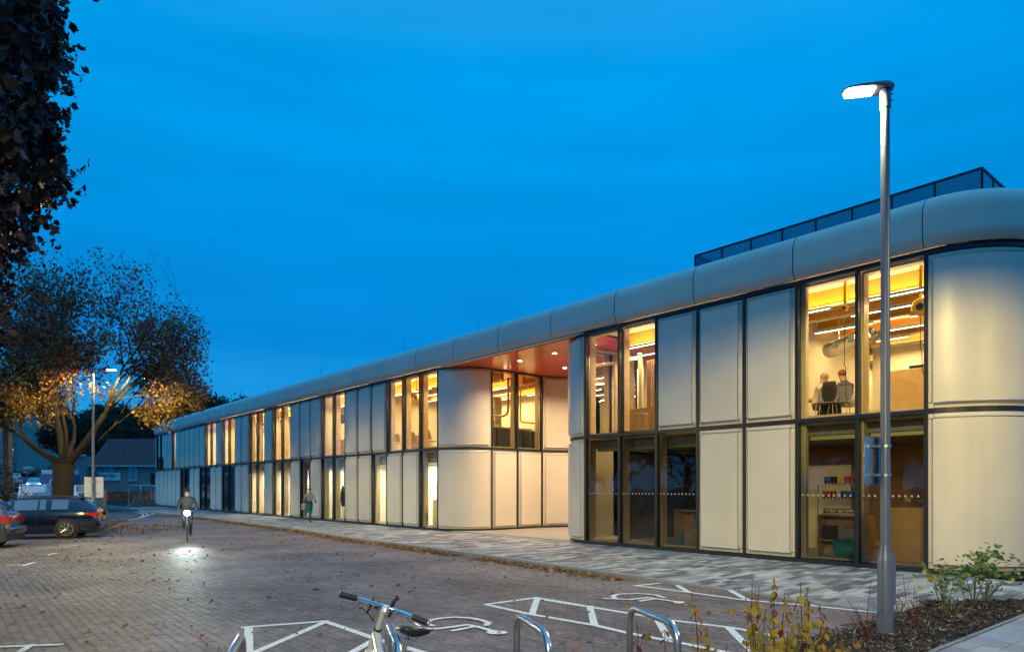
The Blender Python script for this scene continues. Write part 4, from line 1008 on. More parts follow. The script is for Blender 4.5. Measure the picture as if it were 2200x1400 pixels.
# offices
def desk(s, n, lab, m_='interior_white'):
    root = empty('desk', rin(s, n, FL), TH, label=lab, cat='desk'); part('top', m_, [(0, 1.4, -.7, 0, .72, .75)], .006, root)
    for x in (.05, 1.3):
        g = MB(); g.tube([(x, -.1, .72), (x+.06, -.6, 0)], .02, 5); g.build('leg', 'white_trim', root); g = MB(); g.tube([(x, -.6, .72), (x+.06, -.1, 0)], .02, 5); g.build('leg', 'white_trim', root)
desk(17.2, -1.6, 'white desk behind the man in the office by the rounded panel'); desk(32.6, -1.0, 'white desk with crossed legs in the second pair of office windows'); desk(36.9, -1.0, 'white desk in the furthest lit office window', 'timber')
def monitor(s, n, lab, rz=0):
    root = empty('monitor', rin(s, n, FL+.75), TH+rz, label=lab, cat='monitor'); part('screen', 'teal_cloth', [(-.26, .26, 0, .03, .12, .44)], .006, root); part('stand', 'black_plastic', [(-.03, .03, -.03, 0, 0, .25), (-.12, .12, -.1, .06, 0, .012)], 0, root)
monitor(17.5, -1.9, 'computer screen on the desk by the rounded panel', .4); monitor(33.7, -1.3, 'computer screen in front of the seated dark figure', .6)
cupboard('office_screen', 17.75, -.7, FL, 1.0, .04, 1.15, 'interior_cream', 'cream desk screen low in the office window by the rounded panel', 'screen')
cupboard('office_screen', 21.5, -.8, FL, 1.05, .04, .95, 'cloth_grey', 'grey zigzag topped desk screen in a ground floor window', 'screen')
cupboard('blue_cabinet', 25.5, -.7, FL, .75, .05, .95, 'cloth_blue', 'blue panelled cabinet behind the ground floor glass', 'cabinet')
cupboard('desk_board', 27.0, -1.6, FL, 1.2, .06, 1.3, 'plywood', 'brown timber cupboard behind the hanging coat', 'cupboard')
rb('teal_board', 'teal_cloth', lambda g: g.bbox(0, 1.1, -.03, 0, 1.75, 2.75, .006), 26.8, -1.2, FL, 0, 'teal notice board high behind the hanging coat', 'board')
ct = empty('coat', rin(27.1, -.75, FL), TH, label='dark coat hanging in a ground floor window', cat='coat')
g = MB(); g.ell((0, 0, 1.15), (.2, .1, .5), 10, 8); g.tube([(0, 0, 1.5), (0, 0, 1.75)], [.12, .03], 8); g.build('cloth', 'cloth_dark', ct, smooth=True); g = MB(); g.tube([(0, 0, 1.6), (0, 0, 2.2)], .01, 5); g.tube([(0, 0, .0), (0, 0, .8)], .02, 5); g.build('stand', 'plywood', ct)
rb('red_bag', 'tube_red', lambda g: g.ell((0, 0, .2), (.18, .12, .22), 9, 6), 37.6, -.7, FL, 0, 'dark red bag on the office floor', 'bag')
rb('blue_bag', 'cloth_blue', lambda g: g.ell((0, 0, .17), (.22, .15, .17), 9, 6), 36.2, -.7, FL, 0, 'dark blue bag on the office floor beside a chair', 'bag')
rb('speaker_box', 'black_plastic', lambda g: g.bbox(-.12, .12, -.1, .1, 0, .5, .01), 27.6, -1.0, 5.1, 0, 'black loudspeaker hung upstairs over the lone yellow chair', 'speaker')
# ================================================================ vehicles
def car(loc, heading, kind, paint, label, cat='car', far=False, group=None):
    """x forward, y left; loc is the ground point under the rear bumper centre"""
    root = empty('parked_car' if cat == 'car' else cat, loc, heading, label=label, cat=cat, group=group)
    # stations: x from the rear, (half width, sill z, belt z, belt half width, roof z, roof half width)
    if kind == 'estate':
        Lc, wr, ax0, ax1 = 4.62, .325, .98, 3.79
        S = [(0.0, .70, .50, .62, .68, .64, .60), (.03, .80, .30, .80, .78, .82, .72), (.10, .86, .24, .98, .82, 1.0, .74), (.22, .885, .22, 1.00, .84, 1.12, .70), (.62, .90, .20, 1.0, .86, 1.40, .62), (.75, .90, .20, 1.0, .86, 1.425, .61), (1.5, .905, .20, .98, .87, 1.45, .62), (2.4, .905, .20, .965, .87, 1.44, .61), (2.75, .90, .20, .955, .86, 1.38, .58), (3.35, .90, .20, .94, .85, 1.0, .70), (3.5, .89, .20, .92, .84, .945, .72), (4.2, .86, .22, .80, .78, .83, .60), (4.5, .76, .28, .66, .66, .70, .50), (4.62, .55, .40, .55, .5, .56, .4)]
        glass = [(.95, 1.45), (1.62, 1.80), (1.86, 2.55), (2.66, 3.22)]; rearx = (.235, .60)
    elif kind == 'hatch':
        Lc, wr, ax0, ax1 = 4.2, .315, .78, 3.36
        S = [(0.0, .68, .42, .60, .62, .62, .60), (.04, .80, .28, .72, .78, .74, .70), (.10, .85, .22, .95, .82, .97, .74), (.18, .87, .20, 1.0, .83, 1.06, .72), (.52, .88, .20, 1.0, .84, 1.44, .60), (.68, .88, .20, 1.0, .84, 1.465, .60), (1.3, .88, .20, .98, .85, 1.48, .61), (2.1, .88, .20, .97, .85, 1.46, .60), (2.5, .88, .20, .96, .84, 1.36, .56), (3.1, .87, .20, .95, .83, 1.0, .68), (3.8, .83, .22, .82, .76, .85, .58), (4.1, .72, .28, .66, .62, .70, .48), (4.2, .5, .4, .55, .45, .56, .38)]
        glass = [(.62, .95), (1.05, 1.75), (1.85, 2.7)]; rearx = (.20, .50)
    else:
        Lc, wr, ax0, ax1 = 4.8, .33, .9, 3.9
        S = [(0.0, .80, .35, 1.15, .78, 1.9, .70), (.05, .92, .28, 1.2, .9, 1.98, .78), (.2, .94, .25, 1.2, .92, 2.02, .80), (3.0, .94, .25, 1.2, .92, 2.02, .80), (3.4, .94, .25, 1.15, .92, 1.9, .76), (4.0, .93, .25, 1.10, .9, 1.15, .80), (4.6, .88, .28, .95, .8, .98, .6), (4.8, .7, .4, .75, .6, .78, .5)]
        glass = [(2.5, 3.3)]; rearx = (.008, .046)
    g = MB(); rr = []
    def ring(st):
        x, hw, zs, zb, bw, zr, rw = st
        h = [(hw-.08, zs-.02), (hw, zs+.10), (hw+.015, (zs+zb)/2), (hw, zb-.12), (bw, zb), (bw+(rw-bw)*.55, zb+(zr-zb)*.6), (rw+.03, zr-.05), (rw-.05, zr-.008), (rw*.5, zr+.01)]
        return [(x, y, z) for y, z in h]+[(x, 0, zr+.014)]+[(x, -y, z) for y, z in reversed(h)]
    for st in S: rr.append([g.vt(p) for p in ring(st)])
    n_ = len(rr[0])
    for a, b in zip(rr, rr[1:]):
        for i in range(n_-1): g.face([a[i], a[i+1], b[i+1], b[i]])
        g.face([a[-1], a[0], b[0], b[-1]])
    g.face(rr[0]); g.face(rr[-1][::-1])
    me = g.mesh('body', paint); smooth_by_angle(me, 32); body = link('body', me, root)
    def inter(x):
        for a, b in zip(S, S[1:]):
            if a[0] <= x <= b[0]:
                t = (x-a[0])/(b[0]-a[0]); return [u+(v-u)*t for u, v in zip(a, b)]
        return S[-1]
    for sy_ in (1, -1):
        for x0, x1 in glass:
            g = MB(); lo = []; hi = []
            for i in range(6):
                x = x0+(x1-x0)*i/5; st = inter(x); zb, bw, zr, rw = st[3], st[4], st[5], st[6]
                def yy(t): return (bw+(rw-bw)*.55)*(t/.6)+bw*(1-t/.6) if t < .6 else (bw+(rw-bw)*.55)+(rw+.03-(bw+(rw-bw)*.55))*(t-.6)/.4*.8
                zt_ = zr-.07-zb; v = []
                for t in (.08, .6, .93):
                    z = zb+(zr-zb)*t if t < .9 else zr-.085
                    if z < zb+.04: z = zb+.04
                    v.append(g.vt((x, sy_*(yy(min(t, .9))+.012), z)))
                lo.append(v)
            for a, b in zip(lo, lo[1:]):
                for i in range(2): g.face([a[i], a[i+1], b[i+1], b[i]] if sy_ < 0 else [b[i], b[i+1], a[i+1], a[i]])
            g.build('side_window', 'car_glass', root, smooth=True)
        for x in (ax0, ax1):
            wh = empty('wheel', (x, sy_*.845, wr)); wh.parent = root
            g = MB(); g.T = Matrix.Rotation(pi/2, 4, 'X'); k = wr/.325
            g.lathe([(.20*k, -.10), (.29*k, -.105), (.318*k, -.08), (.325*k, 0), (.318*k, .08), (.29*k, .105), (.20*k, .10)], 28, caps=False); g.build('tyre', 'black_rubber', wh, ang=50)
            if not far:
                g = MB(); g.T = Matrix.Rotation(pi/2, 4, 'X'); yo = -.095*sy_
                ri = [(.205*k, yo-.012*sy_), (.205*k, yo+.02*sy_), (.19*k, yo+.02*sy_), (.19*k, yo-.012*sy_)]
                rings = [[g.vt((r*cos(2*pi*q/28), r*sin(2*pi*q/28), z)) for q in range(28)] for r, z in ri]
                for a, b in zip(rings, rings[1:]+rings[:1]):
                    for q in range(28): g.face([a[q], a[(q+1) % 28], b[(q+1) % 28], b[q]])
                for q in range(10):
                    th = 2*pi*(q+.5*(q % 2)*.4)/10; c_, s_ = cos(th), sin(th)
                    g.tube([(.03*c_, .03*s_, yo-.012*sy_), (.12*k*c_, .12*k*s_, yo-.016*sy_), (.195*k*c_, .195*k*s_, yo-.005*sy_)], [.016, .011, .014], 5)
                g.lathe([(.045, min(yo, yo-.02*sy_)), (.045, max(yo, yo-.02*sy_))], 12); g.build('rim', 'alloy', wh, ang=40)
            g = MB(); g.T = Matrix.Rotation(pi/2, 4, 'X'); g.lathe([(.235*k, -.06), (.235*k, .06)], 20); g.build('brake_disc', 'black_plastic', wh)
            if not far:  # arch lip
                g = MB(); st = inter(x); pts = [(x+(wr+.055)*cos(a), sy_*(st[1]+.012), wr+(wr+.055)*sin(a)) for a in [pi*t/14 for t in range(15)]]
                g.tube(pts, .018, 5); g.build('arch_lip', paint, root, smooth=True)
                g = MB(); c = [g.vt((x+(wr+.045)*cos(2*pi*t/24), sy_*(st[1]+.018), wr+(wr+.045)*sin(2*pi*t/24))) for t in range(24)]; g.face(c if sy_ < 0 else c[::-1]); g.build('wheel_well', 'black_rubber', root)
        # lights, handles, mirror
        g = MB(); z0 = .80 if kind != 'van' else .95; st = inter(.06)
        if kind == 'van': g.bbox(-.012, .02, sy_*.78-.08*(sy_ > 0), sy_*.78+.08*(sy_ < 0), .85, 1.1, .006)
        else:
            zz0, zz1 = (.76, .93) if kind == 'estate' else (.74, .96)
            out_ = []
            for x, zi in ((.02, 0), (.10, 1), (.26, 2), (.46 if kind == 'estate' else .34, 3)):
                q = inter(x); taper = (0, 0, .25, .48)[zi]
                out_.append([g.vt((x-(.02 if zi == 0 else 0), sy_*(q[1]+.02), zz1-.01*zi)), g.vt((x-(.02 if zi == 0 else 0), sy_*(q[1]+.028), zz0+(zz1-zz0)*taper))])
            i0 = [g.vt((-.012+.0, sy_*.42, zz1-.01)), g.vt((-.02, sy_*.42, zz0+.02))]
            seq = [i0]+out_
            for a, b in zip(seq, seq[1:]): g.face([a[0], a[1], b[1], b[0]] if sy_ > 0 else [b[0], b[1], a[1], a[0]])
        g.build('tail_light', 'tail_red', root)
        if not far:
            for x in ((1.72, 2.62) if kind == 'estate' else (1.1, 1.9)):
                q = inter(x); g = MB(); g.bbox(x-.11, x+.11, sy_*(q[1]-.005)-.016, sy_*(q[1]-.005)+.016, .865, .895, .006); g.build('door_handle', paint, root)
                g = MB(); g.tube([(x+.16, sy_*(q[1]+.006), .30), (x+.17, sy_*(q[1]+.018), .6), (x+.14, sy_*(q[1]+.004), .93)], .005, 4); g.build('door_seam', 'black_plastic', root)
            q = inter(3.1 if kind == 'estate' else 2.65); xm = 3.1 if kind == 'estate' else 2.65
            g = MB(); g.ell((xm, sy_*(q[1]+.12), 1.02), (.08, .12, .07)); g.build('mirror', paint, root, smooth=True)
            if kind == 'estate':
                g = MB(); g.tube([(.7, sy_*.60, 1.42), (.8, sy_*.62, 1.475), (2.4, sy_*.63, 1.485), (2.6, sy_*.60, 1.42)], .014, 6); g.build('roof_rail', 'black_plastic', root, smooth=True)
            # window trim
            x0, x1 = glass[0][0]-.05, glass[-1][1]; pts = [(x0+(x1-x0)*i/10, sy_*(inter(x0+(x1-x0)*i/10)[4]+.016), inter(x0+(x1-x0)*i/10)[3]+.03) for i in range(11)]
            g = MB(); g.tube(pts, .009, 4); g.build('window_trim', 'black_plastic', root)
    # rear glass and plate
    g = MB(); v = []
    for i, x in enumerate((rearx[0], (rearx[0]+rearx[1])/2, rearx[1])):
        st = inter(x); zr, rw = st[5], st[6]; v.append([g.vt((x-.015, y*(rw-.06), zr+.012-.05*abs(y)**3+.006)) for y in (-1, -.5, 0, .5, 1)])
    for a, b in zip(v, v[1:]):
        for i in range(4): g.face([a[i], b[i], b[i+1], a[i+1]])
    g.build('rear_window', 'car_glass', root, smooth=True)
    g = MB(); zp = .70 if kind == 'estate' else (.50 if kind == 'hatch' else .6); g.bbox(-.045, -.0, -.27, .27, zp-.065, zp+.065, .005); pl_ = g.build('number_plate', 'plate_yellow', root)
    if not far:
        g = MB(); g.bbox(-.055, .06, -.86, .86, .42, .60, .04); g.build('bumper', paint, root)
        g = MB(); g.bbox(-.02, .10, -.78, .78, .22, .40, .03); g.build('bumper_skirt', 'black_plastic', root)
        if kind == 'estate': g = MB(); g.bbox(.52, .70, -.56, .56, 1.435, 1.46, .01); g.build('spoiler', paint, root)
        g = MB(); st = inter(rearx[0]+.02); g.tube([(rearx[0]-.03, -.02, st[5]+.03), (rearx[0]+.06, .30, st[5]+.13)], .01, 4); g.build('wiper', 'black_plastic', root)
        g = MB(); g.tube([(.9, 0, 1.44), (.82, 0, 1.50)], .015, 4); g.build('aerial', 'black_plastic', root)
    else:
        g = MB(); x0 = 2.5 if kind == 'estate' else 2.3
    # windscreen
    i0, i1 = (7, 9) if kind != 'van' else (4, 5)
    if kind == 'estate': i0, i1 = 8, 9
    if kind == 'hatch': i0, i1 = 8, 9
    a, b = S[i0], S[i1]; g = MB(); g.poly([(a[0]+.02, -a[6]+.05, a[5]+.0), (a[0]+.02, a[6]-.05, a[5]+.0), (b[0]-.02, b[6]-.06, b[5]+.03), (b[0]-.02, -b[6]+.06, b[5]+.03)]); g.build('windscreen', 'car_glass', root)
    return root
RD = atan2(-.36, -.93)
car(Vector((-15.02, 25.12, 0)), RD, 'estate', 'navy_paint', 'dark navy estate car parked side on beneath the autumn maple')
car(Vector((-15.12, 20.85, 0)), RD, 'hatch', 'grey_car_paint', 'grey hatchback at the picture edge, in front of the navy estate')
def fc_(px, pb, Y, hd, kind, paint, label, cat='car', zoff=0, group=None):
    z = hz((px-1100)/F*Y, Y)+.05 if Y > 66 else zoff
    return car(Vector(((px-1100)/F*Y, Y, max(0, z))), radians(hd), kind, paint, label, cat, True, group)
fc_(70, 0, 50, 115, 'van', 'white_paint', 'white van with a dark rear window behind the maple trunk', 'van')
fc_(86, 0, 45, 100, 'hatch', 'blue_car_paint', 'blue hatchback between the white van and the maple trunk')
fc_(136, 0, 48, 95, 'hatch', 'white_paint', 'white hatchback right of the maple trunk')
fc_(36, 0, 82, 125, 'hatch', 'red_car_paint', 'dark red car on the rising road by the dark post')
fc_(30, 0, 92, 125, 'hatch', 'white_paint', 'white car on the rising road beyond the dark red one')
fc_(60, 0, 105, 125, 'hatch', 'blue_car_paint', 'blue car highest on the rising road')
cc = fc_(80, 0, 84, -60, 'hatch', 'white_paint', 'oncoming car with bright headlights on the rising road')
for y in (-.6, .6): g = MB(); g.ell((4.22, y, .65), (.05, .13, .1)); g.build('headlight', 'bike_lamp', cc)
# small lorry right of the trunk
lr = empty('lorry', Vector(((128-1100)/F*62, 62, 0)), radians(10), label='blue lorry with a white ring on its box beside the stone hall', cat='lorry')
part('box', 'blue_car_paint', [(-1.2, 1.3, -1.0, 1.0, .9, 3.0)], .05, lr); part('roof_sign', 'white_paint', [(-1.1, 1.2, -.9, .9, 3.0, 3.35)], .02, lr); part('cab', 'white_paint', [(1.35, 3.0, -.95, .95, .6, 2.0)], .15, lr); part('cab_window', 'car_glass', [(1.6, 2.8, -.97, .97, 1.35, 1.9)], .05, lr)
g = MB(); g.tube([(.1+.45*cos(t*pi/10), -1.03, 2.1+.45*sin(t*pi/10)) for t in range(21)], .07, 5); g.build('ring_mark', 'white_paint', lr)
for x in (-.7, 2.3):
    for y in (-1, 1):
        g = MB(); g.T = Matrix.Translation((x, y*.9, .42)) @ Matrix.Rotation(pi/2, 4, 'X'); g.lathe([(.3, -.12), (.42, -.1), (.42, .1), (.3, .12)], 16); g.build('wheel', 'black_rubber', lr)
# ================================================================ stone hall and surroundings
def P(px, Y, z=0): return Vector(((px-1100)/F*Y, Y, z))
HY = 75
hl = empty('stone_hall', P(196, HY, hz(P(196, HY).x, HY)), 0, label='low grey rendered hall with a dark tiled roof and white sash windows', cat='hall')
hx = (350-196)/F*HY; ez = CH+46/F*HY-hl.location.z; rz_ = CH+104/F*(HY+3.5)-hl.location.z
part('wall', 'render_wall', [(0, hx, 0, 7, -1, ez)], 0, hl)
g = MB(); g.poly([(-.2, -.3, ez), (hx+.3, -.3, ez), (hx+.3, 3.5, rz_), (-.2, 3.5, rz_)]); g.poly([(-.2, 3.5, rz_), (hx+.3, 3.5, rz_), (hx+.3, 7.3, ez), (-.2, 7.3, ez)]); g.poly([(hx+.3, -.3, ez), (hx+.3, 7.3, ez), (hx+.3, 3.5, rz_)]); g.poly([(-.2, -.3, ez), (-.2, 3.5, rz_), (-.2, 7.3, ez)]); g.build('roof', 'roof_tile', hl)
part('gutter', 'white_trim', [(-.2, hx+.3, -.42, -.31, ez-.1, ez+.04)], 0, hl)
g = MB(); g.tube([(.78, -.35, ez), (.6, -.2, ez-.35), (.35, -.08, ez-.8), (.35, -.08, -.5)], .05, 6); g.build('downpipe', 'white_trim', hl)
part('porch', 'render_wall', [(-2.6, -.05, -1.0, 5, -1, ez+1.0)], 0, hl); part('porch_coping', 'white_trim', [(-2.9, .05, -1.2, -1.01, ez+1.0, ez+1.2), (-2.9, -2.61, -1.0, 5, ez+1.0, ez+1.2)], 0, hl)
part('porch_door', 'brown_door', [(-1.6, -.7, -1.06, -1.01, 0, 1.9)], 0, hl); part('door_canopy', 'white_trim', [(-1.8, -.5, -1.4, -1.01, 2.0, 2.2)], 0, hl); part('slit_window', 'white_trim', [(-2.2, -1.95, -1.05, -1.01, 1.4, 3.0)], 0, hl)
def sash(x0, x1, z0, z1, nx_, nz_, lit=None):
    f_ = part('window', 'white_trim', [(x0, x1, -.06, -.005, z0, z0+.09), (x0, x1, -.06, -.005, z1-.09, z1), (x0, x0+.09, -.06, -.005, z0+.09, z1-.09), (x1-.09, x1, -.06, -.005, z0+.09, z1-.09)], 0, hl)
    part('pane', 'dark_pane', [(x0+.09, x1-.09, -.02, -.008, z0+.09, z1-.09)], 0, f_)
    bars = [(x0+(x1-x0)*i/nx_-.02, x0+(x1-x0)*i/nx_+.02, -.05, -.021, z0+.09, z1-.09) for i in range(1, nx_)]
    part('glazing_bar', 'white_trim', bars, 0, f_); part('cross_bar', 'white_trim', [(x0+.09, x1-.09, -.046, -.021, z0+(z1-z0)*i/nz_-.02, z0+(z1-z0)*i/nz_+.02) for i in range(1, nz_)], 0, f_)
    part('sill', 'pale_stone', [(x0-.12, x1+.12, -.14, -.002, z0-.14, z0-.01)], 0, hl); return f_
ks = HY/F
zof = lambda py: CH+(HZ-py)*ks-hl.location.z
sash((226-196)*ks, (242-196)*ks, zof(1030), zof(1003), 3, 5); sash((278-196)*ks, (294-196)*ks, zof(1031), zof(1003), 4, 5)
part('brown_door', 'brown_door', [((324-196)*ks, (336-196)*ks, -.05, -.005, 0, zof(1016))], 0, hl)
bn = empty('banner', hl.location+Vector(((213-196)*ks, -.12, zof(1022))), 0, label='white banner with bold dark lettering hung on the stone hall', cat='banner')
g = MB(); rows = []
for j in range(4): rows.append([g.vt(((260-213)*ks*i/12, -.03*sin(i*1.3+j), .42-.29*j-.10*sin(pi*i/12))) for i in range(13)])
for a, b in zip(rows, rows[1:]):
    for i in range(12): g.face([a[i], a[i+1], b[i+1], b[i]])
g.build('sheet', 'banner_white', bn)
text_part('Warrior', .62, 'ink', bn, (-.15, -.07, -.12), (pi/2, 0, 0), .005, align='LEFT')
text_part('............', .2, 'ink', bn, (.2, -.07, -.35), (pi/2, 0, 0), .003, align='LEFT') if False else None
# low sandstone wall, orange netting, mesh fence panels
part_ = lambda *a: None
sw = empty('stone_wall', P(150, 50), 0, label='low tan stone wall with a pier in front of the stone hall', cat='wall')
part('wall', 'sandstone', [(0, 1.9, 0, .3, 0, 1.85)], .02, sw); part('coping', 'pale_stone', [(-.05, 1.95, -.05, .35, 1.85, 1.98)], .02, sw); part('pier', 'sandstone', [(1.95, 2.45, -.1, .4, 0, 1.6)], .02, sw); part('white_post', 'white_trim', [(.42, .54, -.14, -.02, 0, 1.9)], 0, sw)
nf = empty('netting_fence', P(206, 71, .3), 0, label='sagging orange plastic netting strung before the stone hall', cat='fence')
g = MB(); rows = []; Wn = (336-206)/F*71
for j in range(5): rows.append([g.vt((Wn*i/40, .12*sin(i*1.1)+.1*noise.noise(Vector((i*.4, j*.5, 0))), 1.15-.29*j-(.12*abs(sin(pi*i/8)) if j == 0 else 0))) for i in range(41)])
for a, b in zip(rows, rows[1:]):
    for i in range(40): g.face([a[i], a[i+1], b[i+1], b[i]])
g.build('netting', 'orange_net', nf, smooth=True)
for i in range(6): g = MB(); g.tube([(Wn*i/5, .2, -.6), (Wn*i/5, .2, 1.2)], .03, 5); g.build('stake', 'galvanised', nf)
for j, (pa, pb, Y, lab) in enumerate([(276, 302, 66, 'metal mesh fence panel left of its pair by the netting'), (303, 331, 66, 'metal mesh fence panel between its pair and the building corner'), (325, 337, 62, 'narrow metal mesh fence panel against the far corner of the clad building')]):
    rt = empty('fence_panel', P(pa, Y, .0), 0, label=lab, cat='fence panel', group='metal mesh fence panels'); wf = (pb-pa)/F*Y; hf = 2.0 if j < 2 else 2.0
    g = MB(); g.tube([(0, 0, .1), (0, 0, hf-.1), (.1, 0, hf), (wf-.1, 0, hf), (wf, 0, hf-.1), (wf, 0, .1), (0, 0, .25)], .025, 5); g.build('frame', 'galvanised', rt)
    g = MB(); 
    for i in range(1, 16): g.tube([(wf*i/16, 0, .25), (wf*i/16, 0, hf)], .003, 3, False)
    for i in range(1, 9): g.tube([(0, 0, .2+.2*i), (wf, 0, .2+.2*i)], .003, 3, False)
    o = g.build('mesh_wires', 'galvanised', rt); o['kind'] = 'stuff'
    part('foot', 'kerb_stone', [(-.3, .3, -.12, .12, 0, .12)], .02, rt)
# dark post at the left edge and distant lights
rt = empty('dark_post', P(17, 34), 0, label='dark square lamp post at the left picture edge', cat='lamp post'); part('pole', 'lamp_housing', [(-.16, .16, -.16, .16, 0, 5.2)], .02, rt)
for px, py, Y, lab in ((25, 965, 60, 'small glowing lamp beside the dark post'), (12, 977, 90, 'faint warm lamp on the pale house')):
    rt = empty('far_street_lamp', P(px, Y), 0, label=lab, cat='street lamp'); zt_ = CH+(HZ-py)/F*Y
    g = MB(); g.tube([(0, 0, -1), (0, 0, zt_)], .04, 5); g.build('pole', 'lamp_housing', rt); g = MB(); g.ell((0, 0, zt_), (.12, .12, .09)); g.build('lantern', 'far_lamp', rt)
def house(px0, px1, Y, ptop, pbot, lab, m_='pale_stone', nw=3, nfl=2):
    w_ = (px1-px0)/F*Y; z0 = hz(P(px0, Y).x, Y); h = CH+(HZ-ptop)/F*Y-z0
    rt = empty('house', P(px0, Y, z0), 0, label=lab, cat='house'); part('wall', m_, [(0, w_, 0, 8, -1, h)], 0, rt)
    g = MB(); g.poly([(-.3, -.3, h), (w_+.3, -.3, h), (w_+.3, 4, h+2.6), (-.3, 4, h+2.6)]); g.poly([(-.3, 4, h+2.6), (w_+.3, 4, h+2.6), (w_+.3, 8.3, h), (-.3, 8.3, h)]); g.poly([(w_+.3, -.3, h), (w_+.3, 8.3, h), (w_+.3, 4, h+2.6)]); g.build('roof', 'roof_tile', rt)
    part('chimney', m_, [(w_*.4, w_*.4+.8, 3.6, 4.4, h+1.5, h+3.6)], 0, rt)
    for f_ in range(nfl):
        for i in range(nw):
            x = w_*(i+.5)/nw-.45; z = h*(f_+.35)/nfl; o = part('window', 'white_trim', [(x, x+.9, -.05, -.01, z, z+1.5)], 0, rt); part('pane', 'dark_pane', [(x+.12, x+.40, -.07, -.051, z+.12, z+1.38), (x+.5, x+.78, -.07, -.051, z+.12, z+1.38)], 0, o)
house(-40, 36, 118, 872, 990, 'pale stone terraced house with white windows behind the maple, larger', nw=4, nfl=3); house(38, 72, 135, 905, 985, 'smaller pale stone house right of the larger one', nw=2); house(-160, -50, 110, 900, 985, 'pale stone house out at the far left', nw=4)
house(-420, -200, 60, 760, 1000, 'grey stone terrace across the car park to the left', nw=8, nfl=2)
# ================================================================ trees and plants
def grow(g, leaves, p, d, ln, r, lvl, mx, rng, env=None, up=.15, spread=.55, nchild=(2, 3), tip=.35, gn=6, leaf_from=2):
    n_ = 3; pts = [p]; rad = [r]
    for i in range(n_):
        d = (d+Vector((rng.gauss(0, .11), rng.gauss(0, .11), rng.gauss(0, .07)+up*.3))).normalized(); p = p+d*ln/n_; pts.append(p); rad.append(r*(1-(1-tip**.5)*(i+1)/n_))
        if env and not env(p): break
        if lvl >= leaf_from: leaves.append((p, d, lvl))
        if lvl >= 1 and rng.random() < .55 and lvl < mx:
            a = d.orthogonal().normalized(); th = rng.uniform(0, 2*pi); q = (d*.6+(a*cos(th)+d.cross(a)*sin(th))*.8).normalized()
            grow(g, leaves, p, q, ln*.62, rad[-1]*.5, lvl+1, mx, rng, env, up, spread, nchild, tip, gn, leaf_from)
    g.tube(pts, rad[:len(pts)], max(3, gn-lvl), lvl < 1)
    if lvl >= mx or (env and not env(p)): return
    for i in range(rng.randint(*nchild)):
        a = d.orthogonal().normalized(); th = rng.uniform(0, 2*pi); k = rng.uniform(.6, 1.2)*spread
        q = (d+(a*cos(th)+d.cross(a)*sin(th))*k+Vector((0, 0, up))).normalized()
        grow(g, leaves, p, q, ln*rng.uniform(.7, .88), rad[-1]*.75, lvl+1, mx, rng, env, up, spread, nchild, tip, gn, leaf_from)
# autumn maple
TR = Vector((-19.9, 30.2, .08))
rt = empty('maple_tree', TR, 0, label='broad autumn maple with a forked trunk and thinning orange and yellow leaves', cat='tree')
rg = random.Random(5)
g = MB(); lv = []
g.tube([(0, 0, -.1), (0, 0, .35), (.02, 0, 1.2), (.05, 0, 2.1), (.08, 0, 2.75)], [.62, .50, .43, .41, .44], 14)
CX, CZ = Vector((.3, 0, 0)), 6.6
def env(p):
    q = p-Vector((.0, 0, 6.5)); return (q.x/6.0)**2+(q.y/6.0)**2+((q.z)/(7.3 if q.z > 0 else 3.8))**2 < 1.0+.18*noise.noise(p*.5)
limbs = [((0, 0, 2.6), (-.62, .1, .55), 1.5, .27), ((.05, 0, 2.7), (-.12, .1, 1), 2.0, .25), ((.15, 0, 2.6), (.85, -.1, .62), 2.3, .28), ((.1, -.05, 2.7), (.35, -.35, .9), 1.9, .17), ((.05, .1, 2.7), (-.2, .8, .7), 1.8, .2), ((0, 0, 2.8), (-.8, -.1, .5), 1.9, .12), ((.2, 0, 2.8), (.8, .25, .62), 1.9, .12)]
for p_, d_, l_, r_ in limbs: grow(g, lv, Vector(p_), Vector(d_).normalized(), l_*1.34, r_*.66, 0, 5, rg, env, up=.2, spread=.52, leaf_from=1 if l_ > 2.1 else 2)
me = g.mesh('trunk', 'bark'); smooth_by_angle(me, 60); link('trunk', me, rt)
g = MB(); rg = random.Random(6)
for p_, d_, l_ in lv:
    hgt = (p_.z-2.5)/9.5
    if rg.random() < ((.52+.30*max(0, hgt-.45)*1.8) if hgt > .42 else .28): continue
    cc_ = p_+Vector((rg.gauss(0, .12), rg.gauss(0, .12), rg.gauss(0, .1)-.08))
    for _ in range(rg.randint(2, 5)):
        q = cc_+Vector((rg.gauss(0, .15), rg.gauss(0, .15), rg.gauss(0, .14)))
        if (q+TR-Vector((-16.7, 29.2, 6.5))).length < 1.15: continue
        g.mi = 1 if hgt+rg.gauss(0, .1) > .38 else 0
        add_leaf(g, q, rg.uniform(.10, .21)*(1-.25*max(0, hgt)), 'maple', Vector((rg.gauss(0, 1), rg.gauss(0, 1)-.4, rg.gauss(.4, .6))).normalized(), curl=rg.uniform(0, .5), rng=rg)
print('maple leaves', len(g.f), 'twigs', len(lv))
link('crown', g.mesh('crown', ['maple_leaf', 'maple_leaf_brown']), rt)
